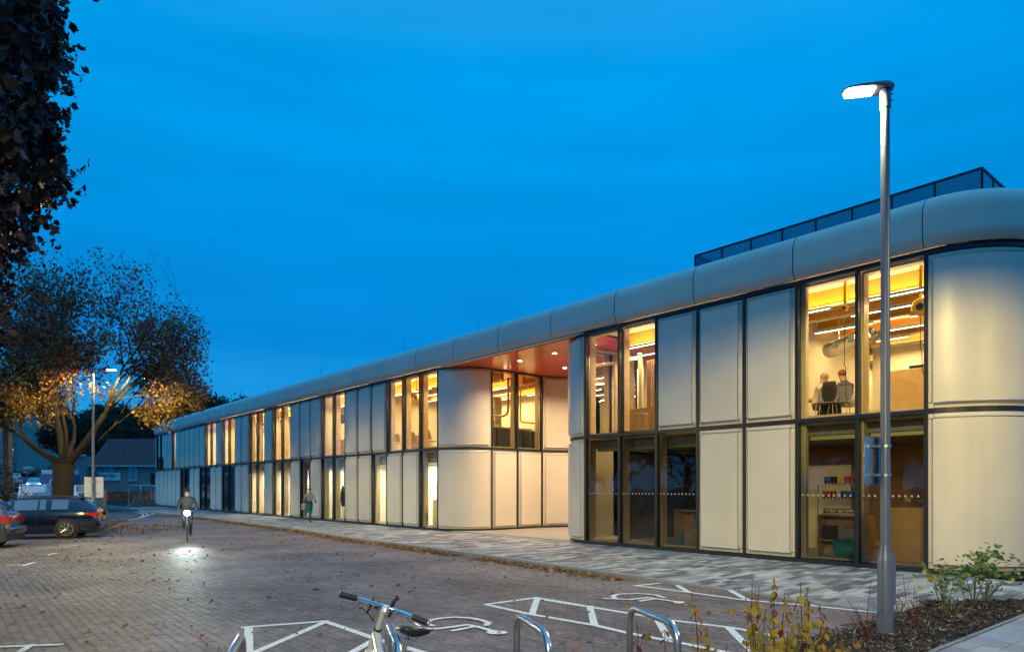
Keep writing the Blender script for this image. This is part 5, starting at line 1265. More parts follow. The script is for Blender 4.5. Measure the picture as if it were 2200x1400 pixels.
# a hanging spray low on the left, in front of the road
# dark copper maple hanging in from the left
rt = empty('copper_tree', (-8.4, 8.4, 0), 0, label='dark copper beech coloured maple hanging in at the upper left edge', cat='tree')
g = MB(); rg = random.Random(9)
g.tube([(0, 0, -.1), (0, 0, 1.5), (.1, 0, 3.2), (.2, 0, 6)], [.34, .27, .24, .16], 10)
lv = []
def env2(p):
    q = p+Vector((-8.4, 8.4, 0)); u = 1100+F*q.x/max(q.y, 1); v = HZ-F*(q.z-CH)/max(q.y, 1)
    lim = 108+28*noise.noise(Vector((v*.012, 2, 0)))
    if v > 420: lim -= (v-420)*.42
    return u < lim and p.z > 2.6 and p.z < 10.5 and (p.x/5)**2+(p.y/4.5)**2 < 1
for i in range(16):
    a = i*2.4; grow(g, lv, Vector((.12, 0, 2.6+i*.42)), Vector((cos(a), sin(a), .25)).normalized(), 1.5, .07, 1, 5, rg, env2, up=.02, spread=.7, leaf_from=2, gn=6)
link('trunk', g.mesh('trunk', 'dark_bark'), rt)
g = MB()
for p_, d_, l_ in lv:
    if rg.random() < .12: continue
    for _ in range(6):
        q = p_+Vector((rg.gauss(0, .15), rg.gauss(0, .15), rg.gauss(0, .14)-.06))
        add_leaf(g, q, rg.uniform(.07, .165), 'bigmaple', Vector((rg.gauss(0, 1), rg.gauss(0, 1)-.3, rg.gauss(.3, .7))).normalized(), curl=rg.uniform(.1, .8), rng=rg)
print('copper leaves', len(g.f))
link('crown', g.mesh('crown', 'purple_leaf'), rt)
# woodland trees behind
def wood_tree_meshes(seed):
    rg = random.Random(seed); g = MB(); lv = []
    g.tube([(0, 0, -1), (0, 0, 2), (.1, .1, 5)], [.4, .3, .25], 8)
    def ev(p): q = p-Vector((0, 0, 8)); return (q.x/4.6)**2+(q.y/4.6)**2+(q.z/6)**2 < 1+.35*noise.noise(p*.35+Vector((seed, 0, 0)))
    for i in range(7):
        a = i*2.4; grow(g, lv, Vector((0, 0, 2.2+i*.45)), Vector((cos(a)*.8, sin(a)*.8, .7)).normalized(), 2.6, .14, 0, 4, rg, ev, up=.2, spread=.6, leaf_from=1)
    t = g.mesh('trunk', 'dark_bark'); g = MB()
    for p_, d_, l_ in lv:
        for _ in range(4): add_leaf(g, p_+Vector((rg.gauss(0, .42), rg.gauss(0, .42), rg.gauss(0, .38))), rg.uniform(.22, .5), 'oval', Vector((rg.gauss(0, 1), rg.gauss(0, 1), rg.gauss(.3, .8))).normalized(), rng=rg)
    print('wood leaves', len(g.f)); return t, g.mesh('crown', 'wood_leaf')
WT = [wood_tree_meshes(s_) for s_ in (21, 22, 23)]
def wood_tree(x, y, z, sc, rz, v, label, group='trees of the wood behind the buildings', wx=1):
    rt = empty('woodland_tree', (x, y, z), rz, label=label, cat='tree', group=group); rt.scale = (sc*wx, sc*wx, sc)
    link('trunk', WT[v][0], rt); link('crown', WT[v][1], rt); return rt
spec = [(205, 872, 92), (250, 900, 84), (232, 850, 112), (300, 905, 86), (285, 872, 104), (345, 885, 96), (330, 862, 116), (388, 872, 92), (420, 846, 104), (452, 832, 96), (482, 828, 104), (512, 838, 98), (535, 852, 112), (372, 850, 122), (175, 868, 110), (140, 880, 100), (100, 885, 150), (60, 870, 160), (556, 868, 120)]
WL = ['dark woodland tree behind the lamp post by the maple', 'dark tree close behind the hall roof, left part', 'taller dark tree far behind the lamp post', 'dark tree close behind the middle of the hall roof', 'dark tree behind the hall, right of the lamp post', 'dark tree directly above the far rounded corner of the building', 'tall far dark tree left of the building corner', 'dark tree just right of the far corner of the building', 'dark tree rising over the far parapet where the maple leaves end', 'tall dark tree left of the leftmost roof rod', 'tallest dark tree of the wood over the far parapet', 'dark tree right of the tallest one over the parapet', 'rightmost tree but one over the parapet, fading behind it', 'far dark tree half hidden by the maple branch tips', 'dark tree behind the maple limbs, left of the hall', 'dark tree behind the maple trunk', 'distant tree behind the pale houses, right one', 'distant tree behind the pale houses, left one', 'rightmost tree of the wood over the parapet']
for i, (px, top, Y) in enumerate(spec):
    x = (px-1100)/F*Y; z = hz(x, Y); H = CH+(HZ-top)/F*Y-z
    wood_tree(x, Y, z, H/13.6, i*1.7, i % 3, WL[i], wx=.95)
# trees across the street behind the camera (seen in the glass)
for i, (x, y, s_) in enumerate([(-34, -4, 1.0), (-27, -12, .9), (-19, -17, 1.05), (-10, -20, .95), (-2, -19, 1.1), (7, -16, .9), (15, -11, 1.0), (21, -3, .9), (-40, 8, 1.0), (-42, 20, .9), (-37, -12, 1.1), (-14, -24, 1.2), (3, -24, 1.2)]):
    wood_tree(x, y, 0, s_*.92, i*2.1, i % 3, 'dark tree across the street behind the camera', 'trees across the street', 1.15)
for i in range(8):
    q = B(2+i*6.6, 31+2.5*sin(i*2.3)); wood_tree(q.x, q.y, 0, .62+.10*sin(i*1.7), i*1.9, i % 3, 'dark tree across the car park, out of the picture', 'trees across the car park', 1.2)
# bush at the left edge
g = MB(); rg = random.Random(3)
rt = empty('roadside_bush', P(5, 32), 0, label='dark bush at the left picture edge round the dark post', cat='bush')
for _ in range(5200):
    a = rg.uniform(0, 2*pi); q = Vector((rg.gauss(-.3, .55), rg.gauss(0, .6), abs(rg.gauss(0, 1))*1.15)); 
    if q.z > 3.6: continue
    add_leaf(g, q, rg.uniform(.05, .13), 'oval', Vector((rg.gauss(0, 1), rg.gauss(0, 1), rg.gauss(.3, .6))).normalized(), rng=rg)
g2 = MB()
for i in range(14): g2.tube([(rg.gauss(-.3, .2), rg.gauss(0, .2), 0), (rg.gauss(-.3, .5), rg.gauss(0, .5), rg.uniform(1.2, 2.8))], .025, 4)
link('stems', g2.mesh('stems', 'dark_bark'), rt); link('foliage', g.mesh('foliage', 'wood_leaf'), rt)
for px, Y, lab in ((318, 61, 'small green grass tuft by the far end of the pavement'),):
    g = MB(); rt = empty('shrub', P(px, Y), 0, label=lab, cat='shrub')
    for _ in range(500): add_leaf(g, Vector((rg.gauss(0, .4), rg.gauss(0, .3), abs(rg.gauss(0, .3)))), .12, 'oval', rng=rg)
    link('foliage', g.mesh('foliage', 'green_leaf'), rt)
for i, (px, h) in enumerate(((292, 1.7), (303, 2.2), (313, 1.8))):
    g = MB(); rt = empty('dry_weed', P(px, 64), 0, label='pale dry weed standing before the netting', cat='weed', group='dry weeds by the netting')
    for _ in range(16): a = Vector((rg.gauss(0, .15), rg.gauss(0, .15), 0)); g.tube([a, a+Vector((rg.gauss(0, .1), 0, h*rg.uniform(.5, 1)*.6))], [.02, .035], 3)
    link('stalks', g.mesh('stalks', 'sandstone'), rt)
# dogwood with yellow leaves: each stem cluster placed
def dogwood(loc, stems, label, rng, lsz=.084, leafm='yellow_leaf', stemm='red_twig', dens=1.0, group=None):
    rt = empty('dogwood', loc, 0, label=label, cat='shrub', group=group); g = MB(); lf = MB()
    for (dx, dy, h, lean) in stems:
        p = Vector((dx, dy, 0)); pts = [p.copy()]; n_ = 7
        for i in range(n_):
            p = p+Vector((lean*h/n_+rng.gauss(0, .006), rng.gauss(0, .006), h/n_)); pts.append(p.copy())
        g.tube(pts, [.0065*(1-.6*i/n_) for i in range(n_+1)], 5)
        k = int(h/.052)
        for i in range(2, k+1):
            t = i/k; q = pts[0].lerp(pts[-1], t); q = pts[min(n_, int(t*n_))].lerp(pts[min(n_, int(t*n_)+1)], t*n_-int(t*n_)) if t < 1 else pts[-1]
            a = rng.uniform(0, pi) if i % 2 else rng.uniform(0, pi)+.8
            for sg in (0, pi):
                if rng.random() > dens*.82: continue
                o_ = Vector((cos(a+sg), sin(a+sg), -.2)); sz = lsz*rng.uniform(.65, 1.15)*(1-.4*(t > .93)); c = q+o_*(sz*.42)+Vector((0, 0, -sz*.36))
                # leaf hangs from a short stalk
                u = (o_*.45+Vector((0, 0, -1))+Vector((rng.gauss(0, .25), rng.gauss(0, .25), 0))).normalized(); nn_ = u.cross(Vector((-sin(a+sg), cos(a+sg), rng.gauss(0, .4)))).normalized()
                b0 = len(lf.v); v = nn_.cross(u)
                for (x, y) in LS['oval']:
                    w_ = c+u*(y*sz)+v*(x*sz*.95)+nn_*(sz*.35*(x*x-y*y*.7)); lf.v.append(tuple(w_))
                lf.f.append(tuple(range(b0, b0+8))); lf.m.append(0)
                g.tube([q, c-u*sz*.5], .0015, 3, False)
        for _ in range(2 if h > .5 else 0):
            t = rng.uniform(.3, .8); q = pts[int(t*n_)]; e_ = q+Vector((rng.gauss(0, .09), rng.gauss(0, .08), rng.uniform(.06, .14))); g.tube([q, e_], [.003, .0018], 4)
            for _ in range(3):
                add_leaf(lf, e_+Vector((rng.gauss(0, .02), rng.gauss(0, .02), -.02)), lsz*rng.uniform(.5, .9), 'oval', Vector((rng.gauss(0, 1), -1, rng.gauss(0, .5))).normalized(), rng=rng)
    link('stems', g.mesh('stems', stemm), rt); link('leaves', lf.mesh('leaves', leafm), rt); return rt
rg = random.Random(31)
def stem_px(base, px, ptop, Y, lean=0):   # a stem whose tip shows at px, ptop at distance Y
    x = (px-1100)/F*Y-base.x; return (x-lean, Y-base.y, CH-(ptop-HZ)/F*Y-base.z, lean)
def dw(px, Y, tips, label, **k):
    b = Vector(((px-1100)/F*Y, Y, .03)); st = []
    for (tp, tt, ty) in tips:
        X = (tp-1100)/F*ty; h = CH-(tt-HZ)/F*ty-b.z; ln = rg.uniform(-.06, .06); st.append((X-ln*h-b.x, ty-b.y, h, ln))
    return dogwood(b, st, label, rg, **k)
dw(1490, 5.2, [(1494, 1274, 5.2), (1515, 1345, 5.15)], 'slender dogwood stem with yellow leaves, second from the left by the hoop', group='yellow leaved dogwoods in the bed')
dw(1385, 4.9, [(1374, 1338, 4.9)], 'shortest dogwood stem with a few orange leaves, inside the right bike hoop', dens=.55, group='yellow leaved dogwoods in the bed')
dw(1425, 4.8, [(1436, 1352, 4.8), (1450, 1375, 4.7)], 'low dogwood sprig with yellow leaves beside the foot of the right bike hoop', dens=.6, group='yellow leaved dogwoods in the bed')
dw(1625, 5.3, [(1624, 1242, 5.3), (1634, 1262, 5.35), (1652, 1310, 5.2), (1600, 1372, 5.1)], 'tallest dogwood with crowded olive and yellow leaves', group='yellow leaved dogwoods in the bed', lsz=.09)
dw(1690, 5.7, [(1664, 1242, 5.8), (1684, 1272, 5.7), (1703, 1340, 5.5), (1690, 1355, 5.4)], 'dogwood with paler pinkish leaves between the two tall ones', group='yellow leaved dogwoods in the bed', lsz=.088, dens=.9)
dw(1730, 5.5, [(1718, 1250, 5.5), (1728, 1290, 5.5), (1742, 1262, 5.9), (1765, 1300, 5.8)], 'rightmost tall dogwood with sparse yellow leaves near the lamp post', group='yellow leaved dogwoods in the bed', dens=.85)
dw(1570, 4.7, [(1555, 1378, 4.7), (1540, 1390, 4.8), (1595, 1385, 4.7)], 'low dogwood sprigs with reddish leaves left of the tallest dogwood', dens=.7, group='yellow leaved dogwoods in the bed')
dw(1790, 5.6, [(1775, 1345, 5.6), (1800, 1350, 5.7), (1760, 1365, 5.4)], 'small dogwood with round green and orange leaves in the chips by the lamp post', dens=.7, group='yellow leaved dogwoods in the bed')
# bare red twigs
def twigs(px, py, tips, label):
    b = at(px, py, .04); rt = empty('red_dogwood', b, 0, label=label, cat='shrub', group='bare red twigged shrubs'); g = MB()
    for (tx, ty, dY) in tips:
        Y = b.y+dY; e_ = atd(tx, ty, Y)-b; m_ = e_*.5+Vector((rg.gauss(0, .03), rg.gauss(0, .03), .02)); g.tube([(0, 0, 0), m_, e_], [.006, .004, .002], 4)
        for _ in range(3):
            t = rg.uniform(.35, .9); q = e_*t; g.tube([q, q+Vector((rg.gauss(0, .07), rg.gauss(0, .05), rg.uniform(.05, .14)))], [.003, .0015], 3)
    link('twigs', g.mesh('twigs', 'red_twig'), rt)
twigs(1862, 1370, [(1820, 1286, .1), (1838, 1300, -.1), (1872, 1244, .2), (1880, 1290, 0), (1850, 1335, -.1), (1900, 1305, .1), (1815, 1310, 0)], 'bare red twigs in front of the lamp post foot')
twigs(1972, 1350, [(1940, 1232, .1), (1958, 1290, 0), (1965, 1255, .1), (1990, 1285, 0), (1925, 1275, 0), (1975, 1290, .2), (1945, 1320, 0)], 'bare red twigs right of the lamp post')
twigs(1930, 1322, [(1921, 1262, .1), (1930, 1280, 0), (1945, 1290, .1), (1910, 1290, 0)], 'bare red twigs just behind the lamp post')
# green leaved shrub
b = at(2105, 1293, .03); rt = empty('green_shrub', b, 0, label='green and yellow leaved shrub on thin branching stems before the curved corner', cat='shrub'); g = MB(); lf = MB()
def spray(basepx, tips, dens=16, cl=.13):
    bb_ = at(basepx[0], basepx[1], .04)-b
    for tx, ty, dY in tips:
        Y = b.y+bb_.y+dY; e_ = atd(tx, ty, Y)-b; m1 = bb_.lerp(e_, .45)+Vector((rg.gauss(0, .04), rg.gauss(0, .04), .05)); g.tube([bb_, m1, e_], [.012, .007, .003], 5)
        for _ in range(3):
            q = m1.lerp(e_, rg.random()); r_ = q+Vector((rg.gauss(0, .12), rg.gauss(0, .1), rg.uniform(0, .12))); g.tube([q, r_], [.003, .0015], 3)
            for _ in range(dens//4): add_leaf(lf, r_+Vector((rg.gauss(0, .05), rg.gauss(0, .05), rg.gauss(0, .03))), rg.uniform(.05, .11), 'oval', Vector((rg.gauss(0, .6), rg.gauss(0, .6)-.3, .8)).normalized(), rng=rg, curl=.6)
        for _ in range(dens): add_leaf(lf, e_+Vector((rg.gauss(0, cl), rg.gauss(0, cl), rg.gauss(0, cl*.6))), rg.uniform(.05, .115), 'oval', Vector((rg.gauss(0, .6), rg.gauss(0, .6)-.3, .8)).normalized(), rng=rg, curl=.6)
spray((2092, 1300), [(2070, 1222, .1), (2095, 1200, 0), (2110, 1190, .2), (2085, 1230, -.2), (2125, 1215, .1)])
spray((2115, 1294), [(2135, 1205, .1), (2145, 1190, 0), (2120, 1200, .2), (2165, 1230, .2), (2175, 1240, -.1), (2140, 1225, -.2)], 12)
spray((2030, 1325), [(2005, 1230, .2), (2025, 1225, 0), (2010, 1255, -.1), (2040, 1235, .1), (2050, 1245, .2)], 12)
spray((2045, 1335), [(2030, 1260, 0), (2055, 1240, .1)], 5)
link('stems', g.mesh('stems', 'green_stem'), rt); link('leaves', lf.mesh('leaves', 'green_leaf'), rt)
# ================================================================ bike hoops
def hoop(a, b_, zt_, label):
    rt = empty('bike_hoop', (a.x, a.y, 0), 0, label=label, cat='bike stand', group='galvanised bike hoops'); v = (b_-a); v.z = 0; L_ = v.length; u = v.normalized(); g = MB(); r = .13
    pts = [Vector((0, 0, -.1)), Vector((0, 0, zt_-r))]+[Vector((0, 0, zt_-r))+u*(r-r*cos(t*pi/12))+Vector((0, 0, r*sin(t*pi/12))) for t in range(1, 7)]
    pts += [u*(L_-r)+Vector((0, 0, zt_-r))+u*(r*sin(t*pi/12))+Vector((0, 0, r*cos(t*pi/12))) for t in range(0, 7)]+[u*L_+Vector((0, 0, -.1))]
    g.tube(pts, .026, 14); me = g.mesh('tube', 'galvanised', True); link('tube', me, rt)
    g = MB(); g.lathe([(.05, 0), (.05, .008)], 14); g.build('base_collar', 'galvanised', rt); g = MB(); g.lathe([(.05, 0), (.05, .008)], 14, (u*L_).x, (u*L_).y); g.build('base_collar', 'galvanised', rt)
hv = Vector((.20, -.74, 0))
for a, lab in ((Vector((.93, 5.40, 0)), 'galvanised bike hoop at the right, by the dogwoods'), (Vector((.035, 5.07, 0)), 'galvanised bike hoop right of the bicycle'), (Vector((-.86, 4.74, 0)), 'galvanised bike hoop the bicycle leans on'), (Vector((-1.73, 4.38, 0)), 'galvanised bike hoop left of the bicycle, only its top showing')):
    hoop(a, a+hv, .86, lab)
# ================================================================ bicycle
bk = empty('bicycle', (-.93, 4.42, 0), 0, label='silver city bicycle with black grips and saddle leaning at the bike hoops', cat='bicycle')
hd = atan2(.888, -.46); bk.rotation_euler = Matrix(((1, 0, 0), (0, 1, 0), (0, 0, 1))).to_euler()
bk.rotation_euler = (Matrix.Rotation(hd, 3, 'Z') @ Matrix.Rotation(radians(13), 3, 'X')).to_euler()
def bt(name, m_, paths, par=None, n=10):
    g = MB()
    for pts, r in paths: g.tube(pts, r, n)
    me = g.mesh(name, m_); smooth_by_angle(me, 50); return link(name, me, par or bk)
HT0, HT1 = Vector((.47, 0, .62)), Vector((.415, 0, .80))
bt('frame', 'silver_paint', [([HT0, HT1], .030), ([HT1+Vector((.01, 0, -.03)), (.25, 0, .67), (-.13, 0, .52)], [.034, .037, .030]), ([HT0+Vector((0, 0, .02)), (0, 0, .28)], .042), ([(0, 0, .28), (-.165, 0, .74)], .019),
    ([(0, .03, .28), (-.43, .06, .34)], .012), ([(0, -.03, .28), (-.43, -.06, .34)], .012), ([(-.13, .02, .55), (-.43, .06, .34)], .010), ([(-.13, -.02, .55), (-.43, -.06, .34)], .010)])
bt('seat_post', 'chrome', [([(-.16, 0, .70), (-.205, 0, .865)], .0165)]); bt('seat_clamp', 'black_plastic', [([(-.158, 0, .715), (-.166, 0, .75)], .024), ([(-.16, 0, .73), (-.14, -.05, .73)], .008)])
# saddle
g = MB(); rr = []
for i in range(9):
    t = i/8; x = -.34+.27*t; wv = .075*(1-sm((t-.25)/.55))+.018+.012*(t < .15)*0; zc = .905+.012*(1-t)+.02*(t < .2)*(1-t*5)
    rr.append([g.vt((x, wv*cos(a), zc+(.022 if sin(a) > 0 else .03)*sin(a)+(.012*abs(cos(a))*(t < .5)))) for a in [2*pi*k/12 for k in range(12)]])
for a, b_ in zip(rr, rr[1:]):
    for k in range(12): g.face([a[k], a[(k+1) % 12], b_[(k+1) % 12], b_[k]])
g.face(rr[0][::-1]); g.face(rr[-1]); sd_ = g.build('saddle', 'black_plastic', bk, smooth=True)
bt('saddle_rail', 'chrome', [([(-.30, .03, .89), (-.24, .022, .862), (-.16, .02, .865), (-.10, .006, .895)], .0035), ([(-.30, -.03, .89), (-.24, -.022, .862), (-.16, -.02, .865), (-.10, -.006, .895)], .0035)], sd_)
# steering assembly, turned
st = empty('steering', (0, 0, 0)); st.parent = bk
ax = (HT1-HT0).normalized(); RM = Matrix.Translation(HT0) @ Matrix.Rotation(radians(-24), 4, ax) @ Matrix.Translation(-HT0)
st.matrix_local = RM; st.name = 'handlebar'
HC = HT1+ax*.15+Vector((.055, 0, .03))
bt('stem', 'silver_paint', [([HT1-ax*.0, HT1+ax*.155], .021), ([HT1+ax*.135, HC], [.027, .025])], st); bt('headset_ring', 'black_plastic', [([HT1+ax*.002, HT1+ax*.014], .031)], st)
bt('bar', 'chrome', [([HC+Vector(q) for q in ((-.10, .30, -.005), (-.075, .20, .0), (-.02, .12, .0), (0, .05, 0), (0, -.05, 0), (-.02, -.12, .0), (-.075, -.20, .0), (-.10, -.30, -.005))], .0165)], st)
for sg in (1, -1):
    bt('grip', 'black_rubber', [([HC+Vector((-.078, sg*.205, 0)), HC+Vector((-.105, sg*.325, -.006))], .0225)], st, 12)
    bt('grip_cap', 'chrome', [([HC+Vector((-.105, sg*.325, -.006)), HC+Vector((-.107, sg*.334, -.006))], .0235)], st, 12)
    bt('brake_lever', 'chrome', [([HC+Vector((-.065, sg*.17, -.005)), HC+Vector((-.03, sg*.185, -.03))], .011), ([HC+Vector((-.03, sg*.18, -.03)), HC+Vector((-.03, sg*.23, -.04)), HC+Vector((-.055, sg*.31, -.05))], [.007, .005, .006])], st)
    bt('cable', 'galvanised', [([HC+Vector((-.03, sg*.17, -.03)), HC+Vector((.03, sg*.10, -.05)), HC+Vector((.06, sg*.03, -.13)), HC+Vector((.03, 0, -.26))], .0022)], st, 5)
bt('lamp_bracket', 'black_plastic', [([HC+Vector((.0, .10, .03)), HC+Vector((.05, .115, -.09))], .009), ([HC+Vector((.05, .17, -.055)), HC+Vector((.05, .10, -.085)), HC+Vector((.05, .05, -.125))], .009), ([HC+Vector((.05, .17, -.055)), HC+Vector((.05, .175, -.075))], .007)], st, 5)
bt('phone_mount', 'black_plastic', [([HC+Vector((0, .055, .02)), HC+Vector((0, .06, -.035))], .013)], st, 6)
bt('light_mount', 'black_plastic', [([HC+Vector((0, -.04, -.01)), HC+Vector((-.0, -.045, .06))], .015), ([HC+Vector((0, -.045, .06)), HC+Vector((0, -.065, .085)), HC+Vector((0, -.045, .1))], [.012, .016, .008])], st, 6)
bt('bell', 'black_plastic', [([HC+Vector((0, -.05, -.02)), HC+Vector((0, -.045, -.06))], .012)], st, 6)
FA = Vector((.63, 0, .34))
bt('fork', 'silver_paint', [([HT0, HT0+Vector((.03, .05, -.06)), FA+Vector((0, .055, 0))], [.022, .016, .011]), ([HT0, HT0+Vector((.03, -.05, -.06)), FA+Vector((0, -.055, 0))], [.022, .016, .011])], st)
def bwheel(c, par):
    g = MB(); g.tube([(c[0]+.325*cos(2*pi*k/36), c[1], c[2]+.325*sin(2*pi*k/36)) for k in range(37)], .018, 8, False); o = g.build('wheel', 'black_rubber', par, smooth=True)
    g = MB(); g.tube([(c[0]+.305*cos(2*pi*k/36), c[1], c[2]+.305*sin(2*pi*k/36)) for k in range(37)], .010, 6, False); g.build('rim', 'chrome', o, smooth=True) if par is bk else None
    g = MB()
    for k in range(28): a = 2*pi*k/28; g.tube([(c[0]+.02*cos(a+.8*(k % 2)), c[1]+.03*(1 if k % 2 else -1), c[2]+.02*sin(a+.8*(k % 2))), (c[0]+.30*cos(a), c[1], c[2]+.30*sin(a))], .0012, 3, False)
    if par is bk: q = g.build('spokes', 'chrome', o); q['kind'] = 'stuff'
bwheel((-.43, 0, .34), bk); bwheel((FA.x, 0, .34), st)
bt('mudguard', 'silver_paint', [([(-.43+.36*cos(a), 0, .34+.36*sin(a)) for a in [radians(t) for t in range(15, 200, 12)]], .014)]); bt('crank', 'chrome', [([(0, .07, .28), (.09, .08, .14)], .01), ([(0, -.07, .28), (-.09, -.08, .42)], .01)])
bt('cable_lock', 'black_rubber', [([Vector((-.10+.09*cos(a), .07*sin(a)*1.2, .60+.03*sin(a*2))) for a in [2*pi*k/16 for k in range(17)]], .011)])
# ================================================================ people
def person(loc, rz, pose, label, cloth, parent=None, hair='hair_brown', height=1.75, extra=None):
    """pose: joint name -> (x,y,z) for a 1.75 m figure; x to its left, y forward"""
    rt = empty('person', loc, rz, label=label, cat='person'); k = height/1.75; rt.scale = (k, k, k)
    J = dict(pose); V = []; E_ = []; RR = []; ix = {}
    radii = dict(pel=(.15, .12), chest=(.17, .12), neck=(.055, .055), head=(.085, .10), top=(.075, .09), shl=(.075, .07), shr=(.075, .07), ell=(.046, .046), elr=(.046, .046), hal=(.032, .035), har=(.032, .035), hil=(.10, .10), hir=(.10, .10), knl=(.065, .065), knr=(.065, .065), anl=(.042, .042), anr=(.042, .042), tol=(.035, .03), tor=(.035, .03))
    for n_, p_ in J.items(): ix[n_] = len(V); V.append(p_); RR.append(radii[n_])
    for a, b_ in (('pel', 'chest'), ('chest', 'neck'), ('neck', 'head'), ('head', 'top'), ('chest', 'shl'), ('chest', 'shr'), ('shl', 'ell'), ('ell', 'hal'), ('shr', 'elr'), ('elr', 'har'), ('pel', 'hil'), ('pel', 'hir'), ('hil', 'knl'), ('hir', 'knr'), ('knl', 'anl'), ('knr', 'anr'), ('anl', 'tol'), ('anr', 'tor')): E_.append((ix[a], ix[b_]))
    me = bpy.data.meshes.new('body'); me.from_pydata(V, E_, [])
    o = link('body', me, rt); md = o.modifiers.new('skin', 'SKIN')
    for i, r in enumerate(RR): me.skin_vertices[0].data[i].radius = r; me.skin_vertices[0].data[i].use_root = False
    me.skin_vertices[0].data[ix['pel']].use_root = True; md.use_smooth_shade = True; o.modifiers.new('sub', 'SUBSURF').levels = 1; o.modifiers['sub'].render_levels = 1
    # clothing colours by region of the figure (object space heights)
    nm = 'clothes_'+str(abs(hash(label)) % 99999); m_ = bpy.data.materials.new(nm); m_.use_nodes = True; t = m_.node_tree; bs = t.nodes['Principled BSDF']; bs.inputs['Roughness'].default_value = .85
    tcn = N(t, 'ShaderNodeTexCoord'); sp = N(t, 'ShaderNodeSeparateXYZ'); rp_ = N(t, 'ShaderNodeValToRGB'); mr = N(t, 'ShaderNodeMapRange'); mr.inputs[1].default_value = 0; mr.inputs[2].default_value = 1.9
    t.links.new(tcn.outputs['Object'], sp.inputs[0]); t.links.new(sp.outputs['Z'], mr.inputs[0]); t.links.new(mr.outputs[0], rp_.inputs[0]); t.links.new(rp_.outputs[0], bs.inputs['Base Color']); rp_.color_ramp.interpolation = 'CONSTANT'
    el = rp_.color_ramp.elements; seq = cloth
    el[0].position = 0; el[0].color = (*seq[0][1], 1); el[1].position = seq[1][0]/1.9; el[1].color = (*seq[1][1], 1)
    for z_, c_ in seq[2:]:
        x = el.new(z_/1.9); x.color = (*c_, 1)
    me.materials.append(m_)
    hp = Vector(J['head']); tp = Vector(J['top']); c_ = hp.lerp(tp, .75); bd = (tp-hp).normalized()
    g = MB(); g.ell((c_.x, c_.y-.02, c_.z+.02), (.092, .108, .10)); g.build('hair', hair, rt, smooth=True)
    if extra: extra(rt)
    return rt
SK = (.45, .25, .17)
walk = dict(pel=(0, 0, .95), chest=(0, .02, 1.30), neck=(0, .02, 1.48), head=(0, .05, 1.60), top=(0, .05, 1.68), shl=(.19, .01, 1.40), shr=(-.19, .01, 1.40), ell=(.25, -.10, 1.14), elr=(-.25, .10, 1.14), hal=(.24, .02, .93), har=(-.22, .28, .98), hil=(.10, 0, .90), hir=(-.10, 0, .90), knl=(.10, .20, .52), knr=(-.10, -.05, .50), anl=(.10, .30, .10), anr=(-.10, -.35, .14), tol=(.11, .44, .04), tor=(-.11, -.24, .03))
sit = dict(pel=(0, 0, .52), chest=(0, .10, .86), neck=(0, .16, 1.04), head=(0, .22, 1.16), top=(0, .25, 1.24), shl=(.19, .12, .97), shr=(-.19, .12, .97), ell=(.27, .22, .74), elr=(-.27, .22, .74), hal=(.14, .46, .76), har=(-.14, .46, .76), hil=(.10, .02, .49), hir=(-.10, .02, .49), knl=(.12, .44, .50), knr=(-.12, .44, .50), anl=(.12, .44, .10), anr=(-.12, .44, .10), tol=(.12, .58, .04), tor=(-.12, .58, .04))
ride = dict(pel=(0, -.18, 1.0), chest=(0, .12, 1.32), neck=(0, .20, 1.48), head=(0, .26, 1.60), top=(0, .27, 1.70), shl=(.19, .14, 1.40), shr=(-.19, .14, 1.40), ell=(.28, .30, 1.18), elr=(-.28, .30, 1.18), hal=(.28, .48, 1.04), har=(-.28, .48, 1.04), hil=(.10, -.12, .94), hir=(-.10, -.12, .94), knl=(.11, .26, .78), knr=(-.11, .14, .60), anl=(.10, .12, .42), anr=(-.10, .0, .22), tol=(.10, .26, .38), tor=(-.10, .14, .16))
stand = dict(pel=(0, 0, .95), chest=(0, .0, 1.30), neck=(0, .0, 1.48), head=(0, .03, 1.60), top=(0, .03, 1.68), shl=(.19, 0, 1.40), shr=(-.19, 0, 1.40), ell=(.27, -.02, 1.15), elr=(-.27, -.02, 1.15), hal=(.12, .22, 1.1), har=(-.12, .22, 1.1), hil=(.09, 0, .90), hir=(-.09, 0, .90), knl=(.10, .02, .50), knr=(-.10, .02, .50), anl=(.10, -.02, .10), anr=(-.10, -.02, .10), tol=(.11, .12, .04), tor=(-.11, .12, .04))
def bag(rt):
    g = MB(); g.bbox(.20, .38, -.15, .12, .62, .98, .04); g.build('shoulder_bag', 'cloth_grey', rt)
person(B(26.6, 1.25, .10), atan2(-D.y, -D.x)-pi/2, walk, 'person in teal trousers and a grey top walking along the pavement', [(0, (.02, .02, .02)), (.12, (.0, .17, .15)), (.93, (.05, .04, .05)), (1.1, (.28, .28, .30)), (1.45, SK)], hair='hair_ginger', height=1.66, extra=bag)
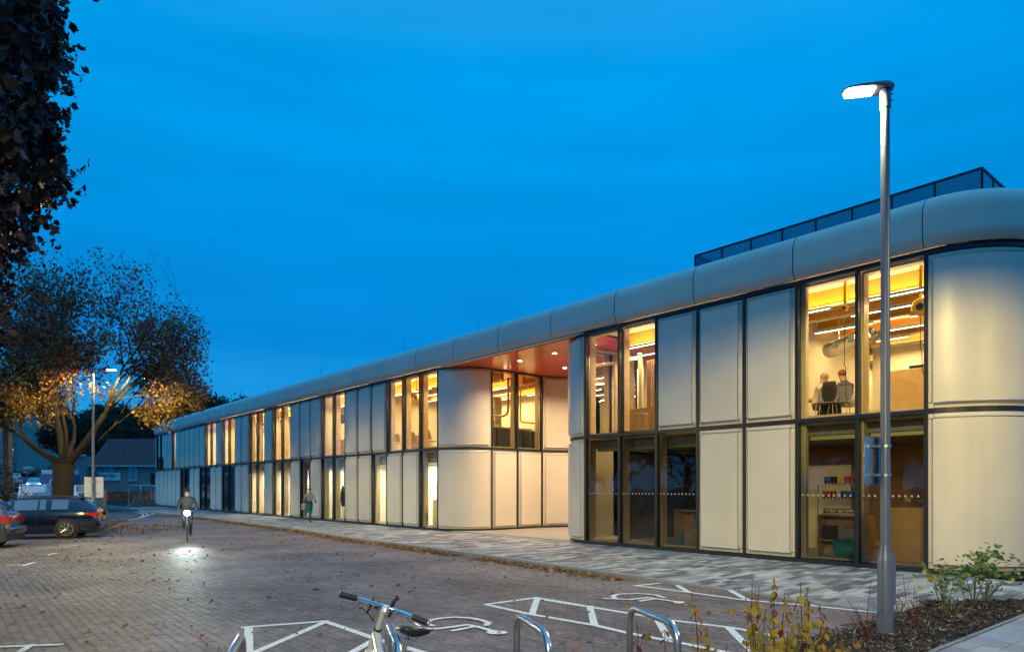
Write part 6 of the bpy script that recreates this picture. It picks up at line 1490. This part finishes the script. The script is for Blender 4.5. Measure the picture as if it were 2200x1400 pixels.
# cyclist with a dazzling lamp
cl = at(402, 1160); toc = atan2(-cl.y, -cl.x)-pi/2
cb = empty('city_bicycle', cl, toc, label='dark bicycle with a dazzling white front lamp, ridden towards the camera', cat='bicycle')
for y in (-.5, .55):
    g = MB(); g.tube([(0, y+.33*cos(2*pi*k/28), .34+.33*sin(2*pi*k/28)) for k in range(29)], .02, 6, False); g.build('wheel', 'black_rubber', cb, smooth=True)
g = MB(); g.tube([(0, .40, .88), (0, .55, .34)], .015, 6); g.tube([(0, .42, .75), (0, 0, .30)], .018, 6); g.tube([(0, .42, .8), (0, -.15, .75)], .015, 6); g.tube([(0, 0, .3), (0, -.18, .9)], .015, 6); g.tube([(0, 0, .3), (0, -.5, .34)], .012, 6); g.tube([(0, -.13, .75), (0, -.5, .34)], .012, 6); g.build('frame', 'black_plastic', cb)
g = MB(); g.tube([(-.30, .45, 1.0), (-.1, .50, 1.0), (.1, .50, 1.0), (.30, .45, 1.0)], .014, 6); g.tube([(0, .5, 1.0), (0, .40, .85)], .015, 6); g.build('handlebar', 'black_plastic', cb); g = MB(); g.bbox(-.08, .08, -.30, -.02, .90, .95, .02); g.build('saddle', 'black_plastic', cb)
g = MB(); g.ell((0, .60, .95), (.10, .05, .085)); g.build('front_lamp', 'bike_lamp', cb)
l = bpy.data.lights.new('bike_beam', 'SPOT'); l.energy = 420; l.color = (.82, 1, .95); l.spot_size = radians(40); l.spot_blend = 1; l.shadow_soft_size = .04
o = link('bike_beam', l, cb, (0, .70, .95)); o.rotation_euler = (radians(84.5), 0, 0)
person(cl, toc, ride, 'cyclist in dark clothes riding towards the camera behind a dazzling lamp', [(0, (.02, .02, .02)), (.16, (.02, .022, .028)), (1.0, (.03, .035, .04)), (1.5, SK)], hair='cloth_black')
# indoors
person(B(17.75, -1.15, FL), TH-pi/2+.9, sit, 'man with brown hair in a dark blue top working at a desk in the office', [(0, (.02, .02, .02)), (.2, (.03, .03, .05)), (.56, (.02, .04, .09)), (1.06, SK)])
person(B(34.0, -.95, FL), TH+pi/2+.5, sit, 'dark clothed person seated at a desk behind the ground floor glass', [(0, (.02, .02, .02)), (.2, (.02, .02, .025)), (.56, (.025, .022, .025)), (1.08, SK)])
person(B(36.1, -.75, FU), TH+pi, stand, 'person in dark clothes standing at an upstairs window far along', [(0, (.02, .02, .02)), (.2, (.03, .03, .035)), (1.0, (.04, .04, .05)), (1.47, SK)])
person(B(s_on(1750, -1.7), -1.7, FU), TH+pi/2+.4, sit, 'person in a pale top leaning at the upstairs table, behind a black coat', [(0, (.05, .03, .02)), (.2, (.08, .06, .05)), (.56, (.50, .45, .36)), (1.06, SK)], hair='hair_grey')
person(B(s_on(1826, -1.6), -1.6, FU), TH-pi/2-.3, sit, 'person with ginger hair in a grey and cream top bent over the upstairs table', [(0, (.4, .36, .28)), (.56, (.55, .5, .4)), (.72, (.06, .065, .08)), (1.06, SK)], hair='hair_ginger')
tb = cupboard('table', s_on(1812, -1.9), -1.9, FU, 1.1, .7, .05, 'plywood', 'plywood table the upstairs people sit at', 'table'); tb.location.z = FU+.70
for s_, n_, lab, dark in ((s_on(1775, -.85), -.85, 'dark chair with a black coat over its back by the corner windows', 1), (s_on(1803, -.95), -.95, 'grey shell chair beside the black coat', 0)):
    c_ = make_chair(s_, n_, 0.2, lab, 'shelf_grey')
    if dark:
        g = MB(); rr = []
        for j in range(8):
            v = j/7; wv = .14+.14*v; rr.append([g.vt((wv*cos(a)*(1+.06*sin(a*5+j)), -.30+.09*sin(a)*(.6+.6*v), 1.0-.78*v)) for a in [2*pi*k/14 for k in range(14)]])
        for a, b_ in zip(rr, rr[1:]):
            for k in range(14): g.face([a[k], a[(k+1) % 14], b_[(k+1) % 14], b_[k]])
        g.face(rr[0][::-1]); g.build('coat', 'cloth_black', c_, smooth=True)
